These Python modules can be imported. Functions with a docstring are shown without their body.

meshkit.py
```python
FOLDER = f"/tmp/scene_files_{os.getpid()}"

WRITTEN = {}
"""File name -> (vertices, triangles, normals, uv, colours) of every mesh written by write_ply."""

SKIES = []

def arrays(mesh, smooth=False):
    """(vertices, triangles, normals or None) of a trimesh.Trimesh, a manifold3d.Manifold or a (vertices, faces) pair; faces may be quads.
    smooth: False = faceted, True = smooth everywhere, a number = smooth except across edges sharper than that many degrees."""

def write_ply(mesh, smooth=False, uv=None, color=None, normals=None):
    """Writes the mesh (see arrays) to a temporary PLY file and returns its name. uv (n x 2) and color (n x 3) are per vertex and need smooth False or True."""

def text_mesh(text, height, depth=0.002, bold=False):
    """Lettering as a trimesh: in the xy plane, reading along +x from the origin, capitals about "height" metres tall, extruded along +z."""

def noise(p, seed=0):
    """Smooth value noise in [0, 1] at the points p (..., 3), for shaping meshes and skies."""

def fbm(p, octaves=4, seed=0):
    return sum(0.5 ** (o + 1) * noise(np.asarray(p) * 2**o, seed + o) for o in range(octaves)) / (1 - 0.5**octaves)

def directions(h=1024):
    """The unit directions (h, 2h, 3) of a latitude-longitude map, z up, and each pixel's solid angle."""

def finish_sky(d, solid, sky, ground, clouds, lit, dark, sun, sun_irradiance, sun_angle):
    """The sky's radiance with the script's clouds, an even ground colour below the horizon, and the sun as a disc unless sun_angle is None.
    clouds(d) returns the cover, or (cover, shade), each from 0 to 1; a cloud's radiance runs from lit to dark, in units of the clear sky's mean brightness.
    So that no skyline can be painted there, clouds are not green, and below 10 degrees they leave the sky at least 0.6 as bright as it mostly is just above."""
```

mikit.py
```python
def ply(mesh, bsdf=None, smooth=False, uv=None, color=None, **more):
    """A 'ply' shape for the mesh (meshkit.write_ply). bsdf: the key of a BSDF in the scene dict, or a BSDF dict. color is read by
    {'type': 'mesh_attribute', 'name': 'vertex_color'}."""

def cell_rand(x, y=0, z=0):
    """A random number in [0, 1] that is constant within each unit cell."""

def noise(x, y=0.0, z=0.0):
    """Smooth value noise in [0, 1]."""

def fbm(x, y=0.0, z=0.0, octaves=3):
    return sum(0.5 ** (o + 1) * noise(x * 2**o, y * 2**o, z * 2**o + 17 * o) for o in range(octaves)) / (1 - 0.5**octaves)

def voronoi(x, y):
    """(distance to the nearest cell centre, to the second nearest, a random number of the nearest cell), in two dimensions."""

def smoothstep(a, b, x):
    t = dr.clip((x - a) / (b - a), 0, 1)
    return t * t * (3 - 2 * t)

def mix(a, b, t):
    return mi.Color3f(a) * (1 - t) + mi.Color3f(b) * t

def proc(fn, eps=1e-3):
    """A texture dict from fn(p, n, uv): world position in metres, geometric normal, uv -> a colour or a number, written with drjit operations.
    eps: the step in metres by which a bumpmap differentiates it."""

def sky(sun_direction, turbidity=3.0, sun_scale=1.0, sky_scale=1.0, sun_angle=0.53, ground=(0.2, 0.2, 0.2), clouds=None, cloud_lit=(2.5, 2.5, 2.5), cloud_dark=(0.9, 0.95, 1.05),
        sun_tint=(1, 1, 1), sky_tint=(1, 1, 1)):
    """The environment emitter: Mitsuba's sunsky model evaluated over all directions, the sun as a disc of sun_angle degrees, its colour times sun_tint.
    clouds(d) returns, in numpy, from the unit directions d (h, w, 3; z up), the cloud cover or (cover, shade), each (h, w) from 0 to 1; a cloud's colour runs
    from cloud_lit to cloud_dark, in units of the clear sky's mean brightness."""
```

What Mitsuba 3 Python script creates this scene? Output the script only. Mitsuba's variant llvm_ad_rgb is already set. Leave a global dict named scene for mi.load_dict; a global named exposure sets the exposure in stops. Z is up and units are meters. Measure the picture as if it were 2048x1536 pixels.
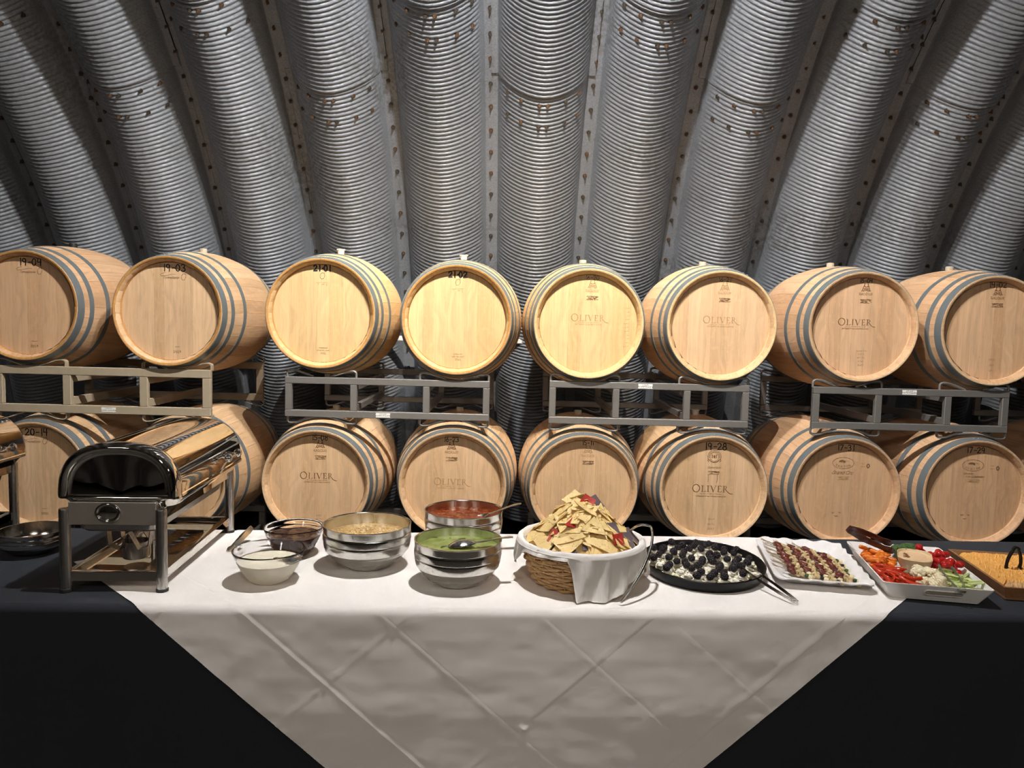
import math, random
import numpy as np, trimesh, mitsuba as mi, drjit as dr
import manifold3d as m3
import shapely.geometry as sg
from shapely import affinity
from shapely.ops import unary_union
import mikit, meshkit
from mikit import noise, fbm, smoothstep, mix, cell_rand
T4 = mi.ScalarTransform4f
rng = np.random.default_rng(7)
random.seed(7)
scene, labels = {}, {}

# ------------------------------------------------------------------ camera, light, exposure
exposure = 0.0
PITCH, ROLL, EYE = math.radians(4.5), math.radians(1.4), (0.0, 0.0, 1.62)
fwd = np.array([0, math.cos(PITCH), -math.sin(PITCH)])
up0 = np.array([0, math.sin(PITCH), math.cos(PITCH)])
upv = up0 * math.cos(ROLL) - np.array([1.0, 0, 0]) * math.sin(ROLL)
scene['camera'] = {'type': 'perspective', 'fov': 2 * math.degrees(math.atan(1024 / 1500)), 'fov_axis': 'x', 'near_clip': 0.05, 'far_clip': 100.0,
                   'to_world': T4().look_at(origin=list(EYE), target=list(np.array(EYE) + fwd), up=list(upv))}
# unseen ceiling lamps: (place, aim, lens radius, radiance)
RW, YC = 4.4, 1.43                                        # radius and axis of the arched building
KEY = ((0.05, 2.18, 3.92), (0.0, 4.6, 1.2), 0.06, (3420, 3330, 3190))  # unseen main lamp, placed to light the table and barrel heads
SPOT = ((0.32, 2.20, 3.91), (0.05, 4.1, 1.95), (36, 31.5, 25), 11.0, 27.0)          # unseen narrow spot, placed to light the middle barrels: place, aim, intensity, beam, cutoff
SPOTS = [SPOT, ((-0.25, 2.20, 3.91), (-1.95, 4.0, 1.45), (26, 24.4, 22), 15.0, 31.0), ((0.62, 2.20, 3.91), (2.15, 4.0, 1.45), (26, 24.4, 22), 15.0, 31.0)]  # the other two, also out of view, brighten the side barrels
ROOM = [((-2.6, -1.0, 3.0), (-1.5, 2, 0.4), 0.22, (43, 38, 32.5)), ((0.3, -1.2, 3.0), (0, 2, 0.4), 0.22, (43, 38, 32.5)), ((2.9, -1.0, 3.0), (1.5, 2, 0.4), 0.22, (43, 38, 32.5))]  # out of view behind the camera, placed to light the hanging cloth

# ------------------------------------------------------------------ naming helpers
used = {}
def num(name):
    k = used.get(name, 0)
    used[name] = k + 1
    return name if k == 0 else f'{name}_{k:03d}'
def thing(name, label, cat, group=None):
    key = num(name)
    labels[key] = {'label': label, 'category': cat}
    if group: labels[key]['group'] = group
    return key
def put(key, shape, M=None):
    scene[key] = shape if M is None else {**shape, 'to_world': M}
    return key
def part(parent, name, shape, M=None, label=None, kind=None):
    key = num(parent + '__' + name)
    put(key, shape, M)
    if label: labels.setdefault(key, {})['label'] = label
    if kind: labels.setdefault(key, {})['kind'] = kind
    return key
def struct(name, label=None):
    key = num(name)
    labels[key] = {'kind': 'structure'}
    if label: labels[key]['label'] = label
    return key
def loc(x, y, z, rz=0.0, rx=0.0, ry=0.0, s=1.0):
    M = T4().translate([float(x), float(y), float(z)])
    if rz: M = M.rotate([0, 0, 1], rz)
    if ry: M = M.rotate([0, 1, 0], ry)
    if rx: M = M.rotate([1, 0, 0], rx)
    if s != 1.0: M = M.scale(s)
    return M
P = mikit.ply

# ------------------------------------------------------------------ mesh helpers
class MB:
    """collects grids of quads, with uv"""
    def __init__(s): s.v, s.f, s.t, s.n = [], [], [], 0
    def grid(s, p, uv=None, cu=False, cv=False, flip=False):
        p = np.asarray(p, float); a, b = p.shape[:2]
        i = np.arange(a * b).reshape(a, b)
        if cu: i = np.vstack([i, i[:1]])
        if cv: i = np.hstack([i, i[:, :1]])
        q = np.stack([i[:-1, :-1], i[1:, :-1], i[1:, 1:], i[:-1, 1:]], -1).reshape(-1, 4)
        if flip: q = q[:, ::-1]
        s.v.append(p.reshape(-1, 3)); s.f.append(q + s.n); s.n += a * b
        s.t.append(np.zeros((a * b, 2)) if uv is None else np.asarray(uv, float).reshape(-1, 2))
        return s
    def mesh(s): return np.vstack(s.v), np.vstack(s.f)
    def uv(s): return np.vstack(s.t)
    def tri(s):
        v, f = s.mesh()
        return trimesh.Trimesh(v, np.vstack([f[:, [0, 1, 2]], f[:, [0, 2, 3]]]), process=False)
def cat(*ms): return trimesh.util.concatenate([m for m in ms])
def lathe(prof, n=48, closed=False, a0=0.0, a1=2 * math.pi):
    prof = np.asarray(prof, float)
    full = abs(a1 - a0 - 2 * math.pi) < 1e-6
    a = np.linspace(a0, a1, n, endpoint=not full)
    p = np.stack([prof[:, None, 0] * np.cos(a), prof[:, None, 0] * np.sin(a), np.repeat(prof[:, 1:2], len(a), 1)], -1)
    return MB().grid(p, cu=closed, cv=full, flip=True).tri()
def weld(m):
    m = m.copy(); m.merge_vertices(); m.update_faces(m.nondegenerate_faces()); return m
def tube(path, r, n=8, closed=False, flat=1.0, upd=None):
    """a round (or flattened) bar along a path; r may vary"""
    p = np.asarray(path, float); k = len(p); r = np.broadcast_to(np.asarray(r, float), (k,))
    d = np.gradient(p, axis=0) if not closed else np.roll(p, -1, 0) - np.roll(p, 1, 0)
    d /= np.linalg.norm(d, axis=1, keepdims=True) + 1e-12
    ref = np.array([0, 0, 1.0]) if upd is None else np.asarray(upd, float)
    if upd is None and abs(d[0] @ ref) > 0.9: ref = np.array([1.0, 0, 0])
    u = np.zeros_like(p)
    for i in range(k):
        w = ref - d[i] * (ref @ d[i])
        if np.linalg.norm(w) < 1e-3: w = u[i - 1] if i else np.cross(d[i], [1, 0.1, 0])
        u[i] = w / np.linalg.norm(w)
        if upd is None: ref = u[i]
    b = np.cross(d, u)
    a = np.arange(n) * 2 * math.pi / n
    ring = p[:, None] + r[:, None, None] * (np.cos(a)[None, :, None] * b[:, None] + flat * np.sin(a)[None, :, None] * u[:, None])
    m = MB().grid(ring, cu=closed, cv=True, flip=True).tri()
    if closed: return m
    caps = []
    for e, fl in ((0, 0), (k - 1, 1)):
        v = np.vstack([ring[e], p[e:e + 1]]); f = np.array([[i, (i + 1) % n, n] for i in range(n)])
        caps.append(trimesh.Trimesh(v, f if fl else f[:, ::-1], process=False))
    return cat(m, *caps)
def box(sx, sy, sz, c=(0, 0, 0), bev=0.0):
    if bev <= 0:
        m = trimesh.creation.box((sx, sy, sz))
    else:
        h = np.array([sx, sy, sz]) / 2; pts = []
        for s in np.array(np.meshgrid([-1, 1], [-1, 1], [-1, 1])).T.reshape(-1, 3):
            for k in range(3):
                q = (h - bev) * s; q[k] = h[k] * s[k]; pts.append(q)
        m = trimesh.convex.convex_hull(np.array(pts))
    m = trimesh.Trimesh(m.vertices, m.faces, process=False)
    m.apply_translation(c); return m
def ext(poly, d, z=0.0):
    ms = [trimesh.creation.extrude_polygon(g, d, engine='earcut') for g in getattr(poly, 'geoms', [poly]) if g.area > 1e-9]
    m = cat(*ms); m.apply_translation((0, 0, z)); return m
def loft(secs, cap=True):
    """closed rings (k, n, 3) joined, ends closed to their centres"""
    s = np.asarray(secs, float)
    m = MB().grid(s, cv=True).tri()
    if cap:
        n = s.shape[1]; cs = []
        for e, fl in ((0, 1), (-1, 0)):
            v = np.vstack([s[e], s[e].mean(0, keepdims=True)]); f = np.array([[i, (i + 1) % n, n] for i in range(n)])
            cs.append(trimesh.Trimesh(v, f if not fl else f[:, ::-1], process=False))
        m = cat(m, *cs)
    return m
def moved(m, M):
    m = m.copy(); m.apply_transform(np.array(M.matrix)); return m
def rrect(sx, sy, r, n=6):
    q = []
    for cx, cy, a in ((sx / 2 - r, sy / 2 - r, 0), (-sx / 2 + r, sy / 2 - r, 90), (-sx / 2 + r, -sy / 2 + r, 180), (sx / 2 - r, -sy / 2 + r, 270)):
        for t in np.linspace(a, a + 90, n): q.append((cx + r * math.cos(math.radians(t)), cy + r * math.sin(math.radians(t))))
    return np.array(q)
def rot_to(z, roll=0.0):
    """4x4 whose local z axis is the direction z"""
    z = np.asarray(z, float) / np.linalg.norm(z)
    x = np.cross([0, 1, 0.0], z) if abs(z[1]) < 0.9 else np.cross([1, 0, 0.0], z)
    x /= np.linalg.norm(x); y = np.cross(z, x)
    c, s = math.cos(roll), math.sin(roll)
    R = np.eye(4); R[:3, 0], R[:3, 1], R[:3, 2] = c * x + s * y, -s * x + c * y, z
    return R
def frame(pos, z, roll=0.0, s=1.0):
    R = rot_to(z, roll); R[:3, :3] *= s; R[:3, 3] = pos
    return T4(R.tolist())

# ------------------------------------------------------------------ materials
def rgb(*c): return {'type': 'rgb', 'value': [float(x) for x in c]}
def mat(key, col, rough=0.5, metal=0.0, spec=0.5, two=True, **kw):
    b = {'type': 'principled', 'base_color': col if isinstance(col, dict) else rgb(*col), 'roughness': rough if isinstance(rough, dict) else float(rough), 'metallic': float(metal), 'specular': float(spec), **kw}
    scene[key] = {'type': 'twosided', 'bsdf': b} if two else b
    return key
def wood_fn(p, n, uv):
    hue, idn = dr.floor(uv.x / 10), dr.floor(uv.y / 10)
    u, v = uv.x - hue * 10, uv.y - idn * 10
    tone = cell_rand(idn, 3, 7)
    ox, oy = cell_rand(idn, 1, 1) * 37, cell_rand(idn, 2, 2) * 53
    warp = fbm(u * 9 + ox, v * 5 + oy, 2.0, octaves=2)
    g = noise((u + 0.02 * warp) * 170 + ox, v * 5 + oy)
    fine = noise(u * 620 + ox, v * 14 + oy)
    ring = noise((u + warp * 0.13) * 70 + ox * 3, v * 2.2 + oy)
    fleck = smoothstep(0.62, 0.9, noise(u * 90 + ox, v * 55 + oy)) * smoothstep(0.45, 0.7, tone)
    pale = mix((0.71, 0.495, 0.26), (0.62, 0.415, 0.20), tone)
    mid = mix((0.70, 0.48, 0.295), (0.58, 0.38, 0.215), tone)
    red = mix((0.67, 0.435, 0.265), (0.57, 0.35, 0.20), tone)
    amber = mix((0.55, 0.29, 0.10), (0.48, 0.245, 0.08), tone)
    c = dr.select(hue < 0.5, pale, dr.select(hue < 1.5, mid, dr.select(hue < 2.5, red, amber)))
    k = 1 - 0.09 * smoothstep(0.35, 0.9, ring) - 0.10 * g - 0.10 * smoothstep(0.5, 0.9, fine) + 0.06 * fleck
    return c * k
mat('m_oak', mikit.proc(wood_fn), 0.55, spec=0.3)
def board_fn(p, n, uv):
    u, v = uv.x, uv.y
    g = noise(u * 160, v * 4) * 0.5 + 0.5 * fbm(u * 40, v * 2.5, 1.0, octaves=2)
    return mix((0.27, 0.135, 0.06), (0.17, 0.075, 0.033), g)
mat('m_traywood', mikit.proc(board_fn), 0.42, spec=0.4)
def galv_fn(p, n, uv):
    sp = noise(p.x * 150, p.y * 150, p.z * 150)
    big = fbm(p.x * 2.3, p.y * 2.3 + 4, p.z * 2.3, octaves=3)
    streak = noise(p.x * 26, 3.0, p.z * 1.6)
    c = mix((0.165, 0.18, 0.205), (0.335, 0.36, 0.40), 0.55 * sp + 0.3 * big + 0.15 * streak)
    # brown grime that has its own grain on the lower panels
    gr = noise(p.x * 70, p.y * 70, p.z * 40)
    dirt = smoothstep(0.50, 0.72, fbm(p.x * 1.7 + 5.3, 2.0, p.z * 2.6 + 1.1, octaves=3)) * smoothstep(0.35, 0.7, gr)
    return c * (1 - 0.30 * dirt) + mi.Color3f(0.02, 0.016, 0.008) * dirt
def galv_rough(p, n, uv): return 0.46 + 0.22 * noise(p.x * 90, p.y * 90, p.z * 90)
mat('m_galvanised', mikit.proc(galv_fn), mikit.proc(galv_rough), metal=0.3, spec=0.45, two=True)
mat('m_galvanised_plain', (0.30, 0.305, 0.32), 0.55, metal=0.5, two=True)
mat('m_bolt', (0.10, 0.085, 0.07), 0.5, metal=0.6)
mat('m_rusty_bolt', (0.105, 0.06, 0.032), 0.7, metal=0.2)
mat('m_hoop', (0.245, 0.285, 0.305), 0.42, metal=0.55)
mat('m_rack_steel', (0.30, 0.29, 0.28), 0.40, metal=0.65)
mat('m_rack_taupe', (0.36, 0.30, 0.215), 0.5)
mat('m_sticker', (0.75, 0.75, 0.73), 0.5)
mat('m_ink', (0.012, 0.010, 0.010), 0.6)
mat('m_brand', (0.17, 0.085, 0.035), 0.7)
mat('m_brand_faint', (0.36, 0.22, 0.10), 0.7)
mat('m_silicone', (0.82, 0.80, 0.72), 0.5)
mat('m_silicone_grey', (0.50, 0.44, 0.34), 0.55)
mat('m_navy_cloth', (0.024, 0.027, 0.034), 0.85, spec=0.15, two=True, sheen=0.3)
mat('m_white_cloth', (0.80, 0.775, 0.76), 0.9, spec=0.1, two=True)
mat('m_napkin', (0.82, 0.80, 0.78), 0.9, spec=0.1, two=True)
scene['m_chrome'] = {'type': 'twosided', 'bsdf': {'type': 'conductor', 'material': 'none', 'specular_reflectance': rgb(0.74, 0.71, 0.67)}}
scene['m_steel'] = {'type': 'twosided', 'bsdf': {'type': 'roughconductor', 'material': 'none', 'alpha': 0.06, 'specular_reflectance': rgb(0.66, 0.645, 0.62)}}
scene['m_brushed'] = {'type': 'twosided', 'bsdf': {'type': 'roughconductor', 'material': 'none', 'alpha': 0.2, 'specular_reflectance': rgb(0.58, 0.56, 0.53)}}
mat('m_satin', (.62, .58, .52), .42, metal=.9)
scene['m_glass'] = {'type': 'dielectric', 'int_ior': 1.49, 'ext_ior': 1.0}
mat('m_black_rubber', (0.012, 0.012, 0.012), 0.6)
mat('m_black_plastic', (0.006, 0.006, 0.007), 0.35, spec=0.2)
mat('m_porcelain', (0.82, 0.82, 0.83), 0.18, spec=0.5)
mat('m_white_melamine', (0.80, 0.80, 0.79), 0.3)
mat('m_concrete', mikit.proc(lambda p, n, uv: mix((0.05, 0.046, 0.042), (0.085, 0.078, 0.07), fbm(p.x * 3, p.y * 3, 1.0, octaves=3))), 0.6)
mat('m_black_paint', (0.015, 0.015, 0.016), 0.5)
def lamp_mat(c): return {'type': 'area', 'radiance': rgb(*c)}

# ------------------------------------------------------------------ unseen lamps (out of view under the roof, above or behind the camera)
def unseen_ceiling_lamp(pos, aim, r, L, label, name='unseen_spotlight'):
    t = thing(name, label, 'lamp')
    d = np.asarray(aim, float) - pos; d /= np.linalg.norm(d)
    M = frame(pos, d)
    part(t, 'housing', P(lathe([(0.0, -0.22), (r * 0.9, -0.22), (r * 1.15, -0.2), (r * 1.3, 0.015), (r * 1.2, 0.02), (r * 1.06, -0.004)], 32), 'm_black_paint', 40), M)
    lens = trimesh.creation.cylinder(radius=r, height=0.004, sections=32); lens.apply_translation((0, 0, 0.0))
    part(t, 'lens', {**P(lens, 'm_black_paint'), 'emitter': lamp_mat(L)}, M)
    top = np.asarray(pos, float) - d * 0.2
    zc = math.sqrt(RW ** 2 - (pos[1] - YC) ** 2) - 0.2
    part(t, 'stem', P(tube([top, (top[0], top[1], zc)], 0.012, 8), 'm_black_paint', 40))
unseen_ceiling_lamp(*KEY, 'unseen large black spotlight on the roof, placed to light the buffet and barrels')
for i, (SP, wh) in enumerate(zip(SPOTS, ('middle', 'left', 'right'))):
    t = thing('unseen_spotlight', f'unseen small black spotlight on the roof, placed to light the {wh} barrels', 'lamp')
    d_ = np.asarray(SP[1]) - np.asarray(SP[0]); d_ /= np.linalg.norm(d_)
    part(t, 'housing', P(lathe([(0.0, -0.16), (.045, -0.16), (.05, -0.15), (.05, -.01), (.046, -.01), (.044, -.03), (0, -.03)], 32), 'm_black_paint', 40), frame(SP[0], d_))
    part(t, 'stem', P(tube([np.asarray(SP[0]) - d_ * .14, np.asarray(SP[0]) - d_ * .14 + [0, 0, .15]], .01, 8), 'm_black_paint', 40))
    scene[f'spot_beam_{i}'] = {'type': 'spot', 'intensity': rgb(*SP[2]), 'beam_width': SP[3], 'cutoff_angle': SP[4], 'to_world': T4().look_at(origin=list(SP[0]), target=list(SP[1]), up=[1, 0, 0.1])}
for q, w in zip(ROOM, ('left', 'middle', 'right')):
    unseen_ceiling_lamp(*q, f'unseen broad lamp, placed to light the cloth front, over the {w} of the room behind the photographer', 'unseen_room_lamp')

# ------------------------------------------------------------------ the building: floor, arched corrugated wall, end walls
fl = struct('floor', 'grey concrete floor')
put(fl, P(box(18, 9.6, 0.1, (0, YC, -0.05)), 'm_concrete'))
PIT, X0 = 0.61, -0.165
def wall_pt(x, th, inset):
    r = RW - inset
    return np.stack([np.broadcast_to(x, r.shape), YC + r * np.cos(th), r * np.sin(th)], -1)
HW, BW, BH = PIT / 2, 0.264, 0.29
xs = np.concatenate([[-HW, -BW - 0.008], np.array([-1, -.985, -.955, -.91, -.84, -.75, -.64, -.5, -.34, -.17, 0, .17, .34, .5, .64, .75, .84, .91, .955, .985, 1]) * BW, [BW + 0.008, HW]])
def bulge(x): return BH * np.clip(1 - np.abs(x / BW) ** 1.8, 0, 1) ** 0.78
RIP = 0.0268
def panel_mesh(t0, t1, lift):
    n = int((t1 - t0) * RW / RIP * 6)
    th = np.linspace(t0, t1, n)
    X, TH = np.meshgrid(xs, th)
    w = np.clip((0.95 - np.abs(X / BW)) / 0.16, 0, 1); w = w * w * (3 - 2 * w)
    rip = 0.0058 * (1 - 2 * (0.5 - 0.5 * np.cos(2 * math.pi * TH * RW / RIP)) ** 1.8) * w
    flange = np.where(X > BW, 0.004, 0.0)                 # the right flange laps over the next panel
    ins = bulge(X) + rip + lift + flange
    pts = wall_pt(X, TH, ins)
    lip = wall_pt(X[:1], TH[:1], ins[:1] - 0.010)          # the sheet's cut edge
    side = wall_pt(X[:, -1:], TH[:, -1:], ins[:, -1:] - 0.006)
    mb = MB().grid(np.concatenate([lip, pts], 0)).grid(np.concatenate([pts[:, -1:], side], 1))
    return mb.mesh()
TH0, TH1 = math.radians(2), math.radians(60)
SEAM = [math.radians(44.8), math.radians(51.7)]
wb = struct('wall_back', 'arched wall of galvanised corrugated steel ribs')
bolt = P(cat(trimesh.creation.cylinder(radius=0.0085, height=0.012, sections=6), trimesh.creation.cylinder(radius=0.013, height=0.003, sections=12).apply_translation((0, 0, -0.006)), trimesh.creation.cylinder(radius=0.005, height=0.016, sections=6).apply_translation((0, 0, 0.010))), 'm_bolt')
bolt_r = {**bolt, 'bsdf': {'type': 'ref', 'id': 'm_rusty_bolt'}}
lowA, upA = P(panel_mesh(TH0, SEAM[0] + 0.02, 0), 'm_galvanised', True), P(panel_mesh(SEAM[0], TH1, 0.011), 'm_galvanised', True)
lowB, upB = P(panel_mesh(TH0, SEAM[1] + 0.02, 0), 'm_galvanised', True), P(panel_mesh(SEAM[1], TH1, 0.011), 'm_galvanised', True)
KS = range(-7, 8)
for k in KS:
    xc = X0 + (k + 0.5) * PIT
    A = k % 2 == 0
    lp = part(wb, 'panel', lowA if A else lowB, T4().translate([xc, 0, 0]))
    upk = part(wb, 'panel', upA if A else upB, T4().translate([xc, 0, 0]))
    sm = SEAM[0] if A else SEAM[1]
    brng = np.random.default_rng(100 + k)
    def bolt_at(x, th, ins, rust):
        c, s = math.cos(th), math.sin(th)
        pos = (x, YC + (RW - ins) * c, (RW - ins) * s)
        part(lp, 'bolt', bolt_r if rust else bolt, frame(pos, (0, -c, -s), brng.uniform(0, 1)))
    if abs(k) <= 6:
        for th in np.arange(math.radians(17), math.radians(55), 0.148 / RW):      # down the right flange
            bolt_at(xc + HW - 0.005, th + brng.normal(0, 0.0006), 0.013, abs(k + 0.5) < 2.6 and brng.random() < 0.35)
        if abs(k) <= 5:
            for dr_ in (0.045, 0.185):
                for bx in (-0.205, -0.125, -0.022, 0.024, 0.128, 0.207):
                    bolt_at(xc + bx, sm - dr_ / RW, float(bulge(np.array(bx))) + 0.008, brng.random() < 0.5)
# the rest of the arch, over and behind the photographer
ce = struct('ceiling', 'arched corrugated steel roof over the room')
xs2 = xs[[0, 1, 2, 4, 6, 8, 10, 12, 14, 16, 18, 20, 22, 23, 24]]
TH, XX = np.meshgrid(np.linspace(math.radians(60), math.radians(178), 60), xs2, indexing='ij')
roofp = P(MB().grid(wall_pt(XX, TH, bulge(XX))).mesh(), 'm_galvanised_plain', True)
for k in range(-12, 13): part(ce, 'panel', roofp, T4().translate([X0 + (k + 0.5) * PIT, 0, 0]))
lowp = P(MB().grid(wall_pt(*np.meshgrid(xs2, np.linspace(TH0, math.radians(60), 20)), bulge(np.meshgrid(xs2, np.linspace(TH0, 1, 20))[0]))).mesh(), 'm_galvanised_plain', True)
for k in (-12, -11, -10, -9, -8, 8, 9, 10, 11, 12): part(wb, 'panel', lowp, T4().translate([X0 + (k + 0.5) * PIT, 0, 0]))
for nm, x in (('wall_left', -7.4), ('wall_right', 7.4)):
    w = struct(nm, 'dark end wall'); a = np.linspace(0, math.pi, 40)
    m = ext(sg.Polygon(np.stack([YC + (RW + .1) * np.cos(a), (RW + .1) * np.sin(a)], 1)), 0.1)
    m.apply_transform(np.array([[0, 0, 1, x - 0.05], [1, 0, 0, 0], [0, 1, 0, 0], [0, 0, 0, 1.0]]))
    put(w, P(m, 'm_black_paint'))
rail = struct('trim_1', 'pale steel rail along the wall behind the barrels')
put(rail, P(box(11, 0.05, 0.035, (0, 5.305, 1.507), 0.004), 'm_sticker'))

# ------------------------------------------------------------------ lettering (flat print on the barrel heads)
def st(pts, w): return sg.LineString(pts).buffer(w / 2, cap_style='round', quad_segs=3)
def arc(cx, cy, rx, ry, a0, a1, n=16):
    a = np.radians(np.linspace(a0, a1, n)); return np.stack([cx + rx * np.cos(a), cy + ry * np.sin(a)], 1)
DIG = {'0': [arc(.3, .5, .27, .48, 90, 450, 24)], '1': [[(.3, 1), (.3, 0)]], '2': [np.vstack([arc(.3, .72, .25, .27, 170, -20, 10), [(.05, .02), (.6, .05)]])],
       '3': [np.vstack([arc(.25, .76, .26, .23, 150, -80, 10), arc(.27, .28, .3, .27, 80, -140, 10)])], '4': [[(.08, 1), (.05, .5), (.55, .52)], [(.5, 1), (.48, 0)]],
       '5': [[(.55, 1), (.12, .97), (.1, .58)], arc(.25, .33, .3, .31, 110, -130, 12)], '6': [np.vstack([[(.45, 1)], arc(.3, .28, .25, .27, 160, 500, 20)])],
       '7': [[(.05, .95), (.55, 1), (.2, 0)]], '8': [arc(.3, .76, .2, .23, 0, 360, 16), arc(.3, .27, .27, .27, 0, 360, 18)],
       '9': [arc(.27, .72, .22, .26, 0, 360, 16), [(.5, .85), (.46, 0)]], '-': [[(.1, .45), (.5, .47)]], '.': [[(.28, .45), (.33, .48)]]}
def marker(text, h, w):
    x, gs = 0.0, []
    for c in text:
        for s in DIG[c]: gs.append(st(np.asarray(s, float) * h + (x, 0), w))
        x += h * {'1': .52, '-': .62, '.': .5}.get(c, .78)
    g = unary_union(gs); b = g.bounds
    return affinity.translate(g, -(b[0] + b[2]) / 2, -(b[1] + b[3]) / 2)
def bx_(x0, y0, x1, y1): return sg.box(x0, y0, x1, y1)
def oliver(h):
    E = lambda cx, cy, rx, ry, rot=0: affinity.rotate(affinity.scale(sg.Point(cx, cy).buffer(1, quad_segs=10), rx, ry), rot)
    O = E(.6, .55, .6, .64).difference(E(.6, .55, .46, .54, 12))
    L = unary_union([bx_(1.5, 0, 1.64, 1), bx_(1.4, .95, 1.75, 1), bx_(1.4, 0, 2.1, .06), bx_(2.04, 0, 2.1, .24)])
    I = unary_union([bx_(2.38, 0, 2.52, 1), bx_(2.27, .95, 2.63, 1), bx_(2.27, 0, 2.63, .05)])
    V = unary_union([sg.Polygon([(2.82, 1), (2.98, 1), (3.3, .18), (3.24, -.03), (3.2, -.03)]), sg.Polygon([(3.6, 1), (3.66, 1), (3.27, -.03), (3.22, -.03)]), bx_(2.72, .95, 3.06, 1), bx_(3.48, .95, 3.76, 1)])
    Eg = unary_union([bx_(3.98, 0, 4.12, 1), bx_(3.88, .94, 4.48, 1), bx_(3.88, 0, 4.52, .06), bx_(4.1, .5, 4.38, .56), bx_(4.42, .8, 4.48, 1), bx_(4.46, 0, 4.52, .22)])
    R = unary_union([bx_(4.82, 0, 4.96, 1), bx_(4.72, .95, 5.0, 1), bx_(4.72, 0, 5.06, .05), E(5.02, .76, .32, .24).difference(E(5.02, .76, .2, .19)).difference(bx_(4.5, 0, 4.82, 2)),
                     st([(5.08, .55), (5.35, .22), (5.62, -.06), (5.9, -.22), (6.2, -.24)], .1)])
    g = unary_union([O, L, I, V, Eg, R])
    return affinity.scale(affinity.translate(g, -2.9, -.5), h, h, origin=(0, 0))
def flat(g, x, z, y):
    """a polygon as print 0.4 mm proud of the head plane, facing the room"""
    m = ext(g, 0.0005); v = m.vertices.copy()
    m.vertices = np.stack([v[:, 0] + x, y - v[:, 2], v[:, 1] + z], 1); return m
TXT = {}
def text(s, h, x, z, y, slant=0.0, sx=1.0):
    if s not in TXT: TXT[s] = meshkit.text_mesh(s, 1.0, 0.02)
    m = TXT[s].copy(); v = m.vertices.copy(); b = (v[:, 0].min() + v[:, 0].max()) / 2
    m.vertices = np.stack([((v[:, 0] - b) * sx + slant * v[:, 1]) * h + x, y - v[:, 2] / 0.02 * 0.0005, (v[:, 1] - .5) * h + z], 1); return m
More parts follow.
